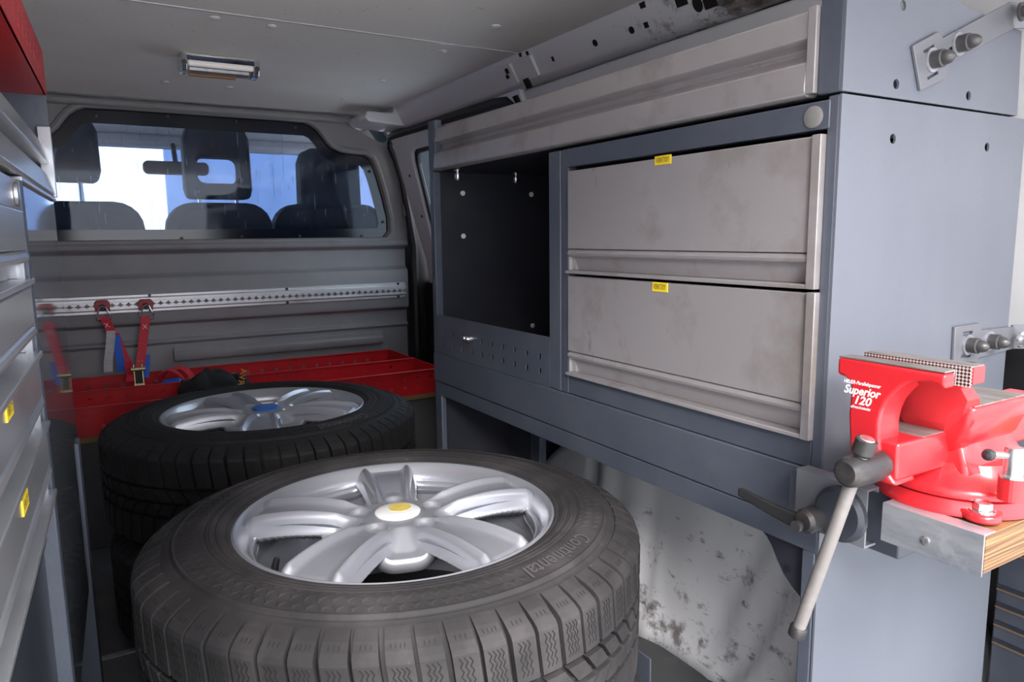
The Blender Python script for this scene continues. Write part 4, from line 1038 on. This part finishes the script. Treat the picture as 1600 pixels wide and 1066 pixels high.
for (bx_, by_) in ((.741, .350), (.85, .350), (.85, .46)):
    d = Vector((bx_ - .795, by_ - .405, 0)).normalized(); nn = Vector((-d.y, d.x, 0))
    c = Vector((bx_, by_, 0)); ring_ = []
    for k in range(11):
        a = -PI / 2 + PI * k / 10
        ring_.append(c + d * (.0165 * math.cos(a)) + nn * (.0165 * math.sin(a)))
    ring_ += [Vector((.795, .405, 0)) + d * .05 + nn * .034, Vector((.795, .405, 0)) + d * .05 - nn * .034]
    MB().prism([(v.x, v.y) for v in ring_], lambda a, b, t: Vector((a, b, t)), .5987, .6075).build('lug', 'vise', vi, bevel=.0025)
    MB().lathe([(.0115, .6075), (.0115, .609)], (bx_, by_, 0), 'z', 20).build('washer', 'chrome', vi)
    MB().lathe([(.0085, .609), (.0085, .6155), (.0075, .6165)], (bx_, by_, 0), 'z', 6).build('hex_bolt', 'chrome', vi, bevel=.0006)
# swivel lock
lx, ly = .744, .328
MB().lathe([(.012, .648), (.012, .650)], (lx, ly, 0), 'z', 24).build('lock_washer', 'chrome', vi)
MB().lathe([(.0115, .626), (.0115, .6475)], (lx, ly, 0), 'z', 24).build('lock_stud', 'vise', vi)
MB().lathe([(.0085, .650), (.0085, .675), (.0075, .677)], (lx, ly, 0), 'z', 24).build('lock_nut', 'chrome', vi, smooth=True)
MB().tube([(lx - .022, ly + .010, .671), (lx + .05, ly - .020, .662)], .0034, 8).build('lock_bar', 'handle', vi, smooth=True)
MB().lathe([(.001, -.006), (.0048, -.004), (.006, 0), (.0048, .004), (.001, .006)], (lx - .024, ly + .011, .671), 'x', 12).build('lock_bar_end', 'darksteel', vi, smooth=True)
# spindle head and tommy bar
HX = .617
hp_ = onx(1346, 733, HX + .01)
MB().lathe([(.0105, .602), (.014, .605), (.0155, .614), (.0155, .648), (.014, .656)], (0, hp_.y, hp_.z), 'x', 28).build('spindle_head', 'darksteel', vi, smooth=True)
ha = onx(1353, 692, HX + .004); hb_ = onx(1245, 990, HX)
hd = (hb_ - ha).normalized()
MB().tube([ha, hb_], .0066, 16).build('handle_rod', 'handle', vi, smooth=True)
MB().tube([ha - hd * .004, ha - hd * .003, ha + hd * .010, ha + hd * .013], [.0085, .0100, .0104, .008], 18).build('handle_end', 'darksteel', vi, smooth=True)
MB().tube([ha - hd * .0048, ha - hd * .0038], [.0065, .0075], 18).build('handle_tip', 'chrome', vi, smooth=True)
MB().tube([hb_ - hd * .010, hb_ - hd * .008, hb_ + hd * .002, hb_ + hd * .004], [.0075, .0088, .0088, .006], 18).build('handle_end', 'darksteel', vi, smooth=True)
# print on the front of the moving jaw (front faces -x, far end at larger y)
def jawpt(a, b):
    return Vector((XJ - .0008, .4285 - a, .7285 + b))
text('printed_word', 'HEUER-Parallelspanner', .0052, lambda a, b: jawpt(a * .80, b + .0030), 'whiteink', vi, .3, .00012)
text('printed_word', 'Superior', .0118, lambda a, b: jawpt(a * .92, b - .0050), 'whiteink', vi, .3, .00035)
text('printed_number', '120', .0118, lambda a, b: jawpt(a * 1.05 + .001, b - .0145), 'whiteink', vi, .3, .00035)
text('printed_word', 'allgeschmiedet', .0042, lambda a, b: jawpt(a * .85, b - .0215), 'whiteink', vi, .3, .0001)

# ================================================================ LEFT CABINETS (turned 2.5 degrees with the body side)
LA = Vector((-.0833, 0, 0)); LD = Vector((.0437, 1, 0))     # face line x = -.0833 + .0437 y
def frL(x, y, z):
    """x = depth behind the face, y = along the van, z = height"""
    return Vector((LA.x + .0437 * y - x, y + .0437 * x, z))
def LB(b, x0, x1, ya, yb, za, zb):
    vs = [frL(x, y, z) for x in (x0, x1) for y in (ya, yb) for z in (za, zb)]
    b.add(vs, [(0, 1, 3, 2), (4, 6, 7, 5), (0, 4, 5, 1), (2, 3, 7, 6), (0, 2, 6, 4), (1, 5, 7, 3)]); return b
YL0, YL1 = .20, 1.362
lu = thing('flap_cabinet', 'upper cabinet with polished stepped flap below the red shelf tray', 'cabinet', tuple(frL(.15, .8, .948)))
lprof = [(.012, 1.026), (.004, 1.025), (.000, 1.000), (.004, .998), (.030, .998), (.034, .991), (.022, .984), (.002, .981), (-.004, .952), (.000, .948), (.05, .948), (.05, 1.02)]
MB().loft([[frL(a + .004, y, z) for a, z in lprof] for y in (YL0, 1.348)]).build('flap', 'alu_gloss', lu, bevel=.001)
LB(MB(), -.002, .016, 1.350, YL1, .948, 1.055).build('post', 'alu_gloss', lu, bevel=.001)
LB(MB(), .0, .30, YL1 - .003, YL1, .948, 1.102).build('end_panel', 'steel', lu)
LB(MB(), .0, .30, YL0, YL0 + .003, .948, 1.10).build('end_panel', 'panel', lu)
LB(MB(), .297, .30, YL0 + .003, YL1 - .003, .948, 1.10).build('back_panel', 'steel', lu)
LB(MB(), .02, .297, YL0 + .003, YL1 - .003, .948, .952).build('shelf_floor', 'inner', lu)

rt = thing('red_shelf_tray', 'red slotted shelf tray fixed on top of the drawer cabinets', 'tray', tuple(frL(.15, .8, 1.103)))
slots = []
for i in range(26):
    for (z, o_) in ((1.127, 0), (1.148, .018)):
        y = YL0 + .05 + i * .043 + o_
        if y < YL1 - .03: slots.append(rect(y - .003, y + .003, z - .007, z + .007))
MB().plate(rect(YL0, YL1, 1.103, 1.168), slots, lambda a, b, t: frL(t - .001, a, b), 0, .003).build('slotted_front', 'red', rt)
LB(MB(), .0, .30, YL0, YL1, 1.103, 1.106).build('tray_floor', 'red', rt)
LB(MB(), .002, .30, YL0, YL0 + .003, 1.106, 1.168).build('end_wall', 'red', rt)
LB(MB(), .002, .30, YL1 - .003, YL1, 1.106, 1.168).build('end_wall', 'red', rt)
LB(MB(), .297, .30, YL0 + .003, YL1 - .003, 1.106, 1.168).build('back_wall', 'red', rt)

ld = thing('drawer_cabinet', 'drawer cabinet with four shallow drawers and glossy end sheet, under the red slotted shelf', 'cabinet', tuple(frL(.15, .8, 0)))
ld['_flip'] = 1
LB(MB(), .004, .02, YL0, .902, .912, .9415).build('top_rail', 'alu_gloss', ld, bevel=.001)
MB().lathe([(.012, 0), (.012, .003), (.010, .004)], frL(.004, .868, .926), 'x', 24).build('round_plug', 'chrome', ld, smooth=True)
LB(MB(), .000, .02, .884, .906, .33, .9415).build('post', 'steel', ld, bevel=.0015)
LB(MB(), .004, .008, .906, YL1, .33, .9415).build('glossy_sheet', 'gloss_dark', ld)
LB(MB(), .0, .012, .906, YL1, .9415, .9465).build('top_edge', 'alu_gloss', ld, bevel=.001)
LB(MB(), .008, .30, YL1 - .02, YL1 - .017, .33, .9415).build('end_panel', 'steel', ld)
LB(MB(), .008, .30, YL0, YL0 + .003, .0, .9415).build('end_panel', 'panel', ld)
LB(MB(), .297, .30, YL0 + .003, YL1 - .02, .0, .9415).build('back_panel', 'inner', ld)
LB(MB(), .001, .03, 1.318, YL1, .0, .56).build('leg', 'steel', ld, bevel=.001)
LB(MB(), .004, .03, .884, .906, .0, .33).build('leg', 'chest', ld, bevel=.001)
LB(MB(), .010, .02, YL0, .884, .565, .612).build('bottom_rail', 'chest', ld, bevel=.001)
LB(MB(), .014, .02, YL0, .884, .0, .565).build('base_panel', 'chest', ld)
lev = [(.838, .9115, .872), (.764, .8365, .797), (.690, .7630, .723), (.616, .6890, .649)]
for i, (z0, z1, zf) in enumerate(lev):
    ys = {1: (.575, .608, .822, .835), 2: (.628, .662, .750, .763), 3: (.655, .689, .669, .682)}.get(i)
    d = drawer(ld, frL, YL0 + .004, .882, z0, z1, zf, 'alu_gloss', ys)

# ================================================================ SMALL DARK DRAWER CHEST BY THE RIGHT PILLAR
tcx = thing('tool_chest', 'dark flat-drawer tool chest under the vise board beside the end panel', 'tool chest', (1.22, .3, 0))
MB().box(1.186, 1.285, .415, .532, 0, .42).build('carcass', 'chest', tcx, bevel=.002)
zs = [.395, .333, .304, .274, .244, .10]
for i in range(5):
    d_ = MB().box(1.180, 1.187, .42, .528, zs[i + 1] + .006, zs[i] - .002).build('drawer', 'chest', tcx, bevel=.001)
    MB().box(1.1785, 1.181, .42, .528, zs[i] - .0035, zs[i] - .0015).build('drawer_edge', 'chest_edge', d_)
for o in bpy.data.objects:
    for k in ('_o', '_flip'):
        if k in o: del o[k]
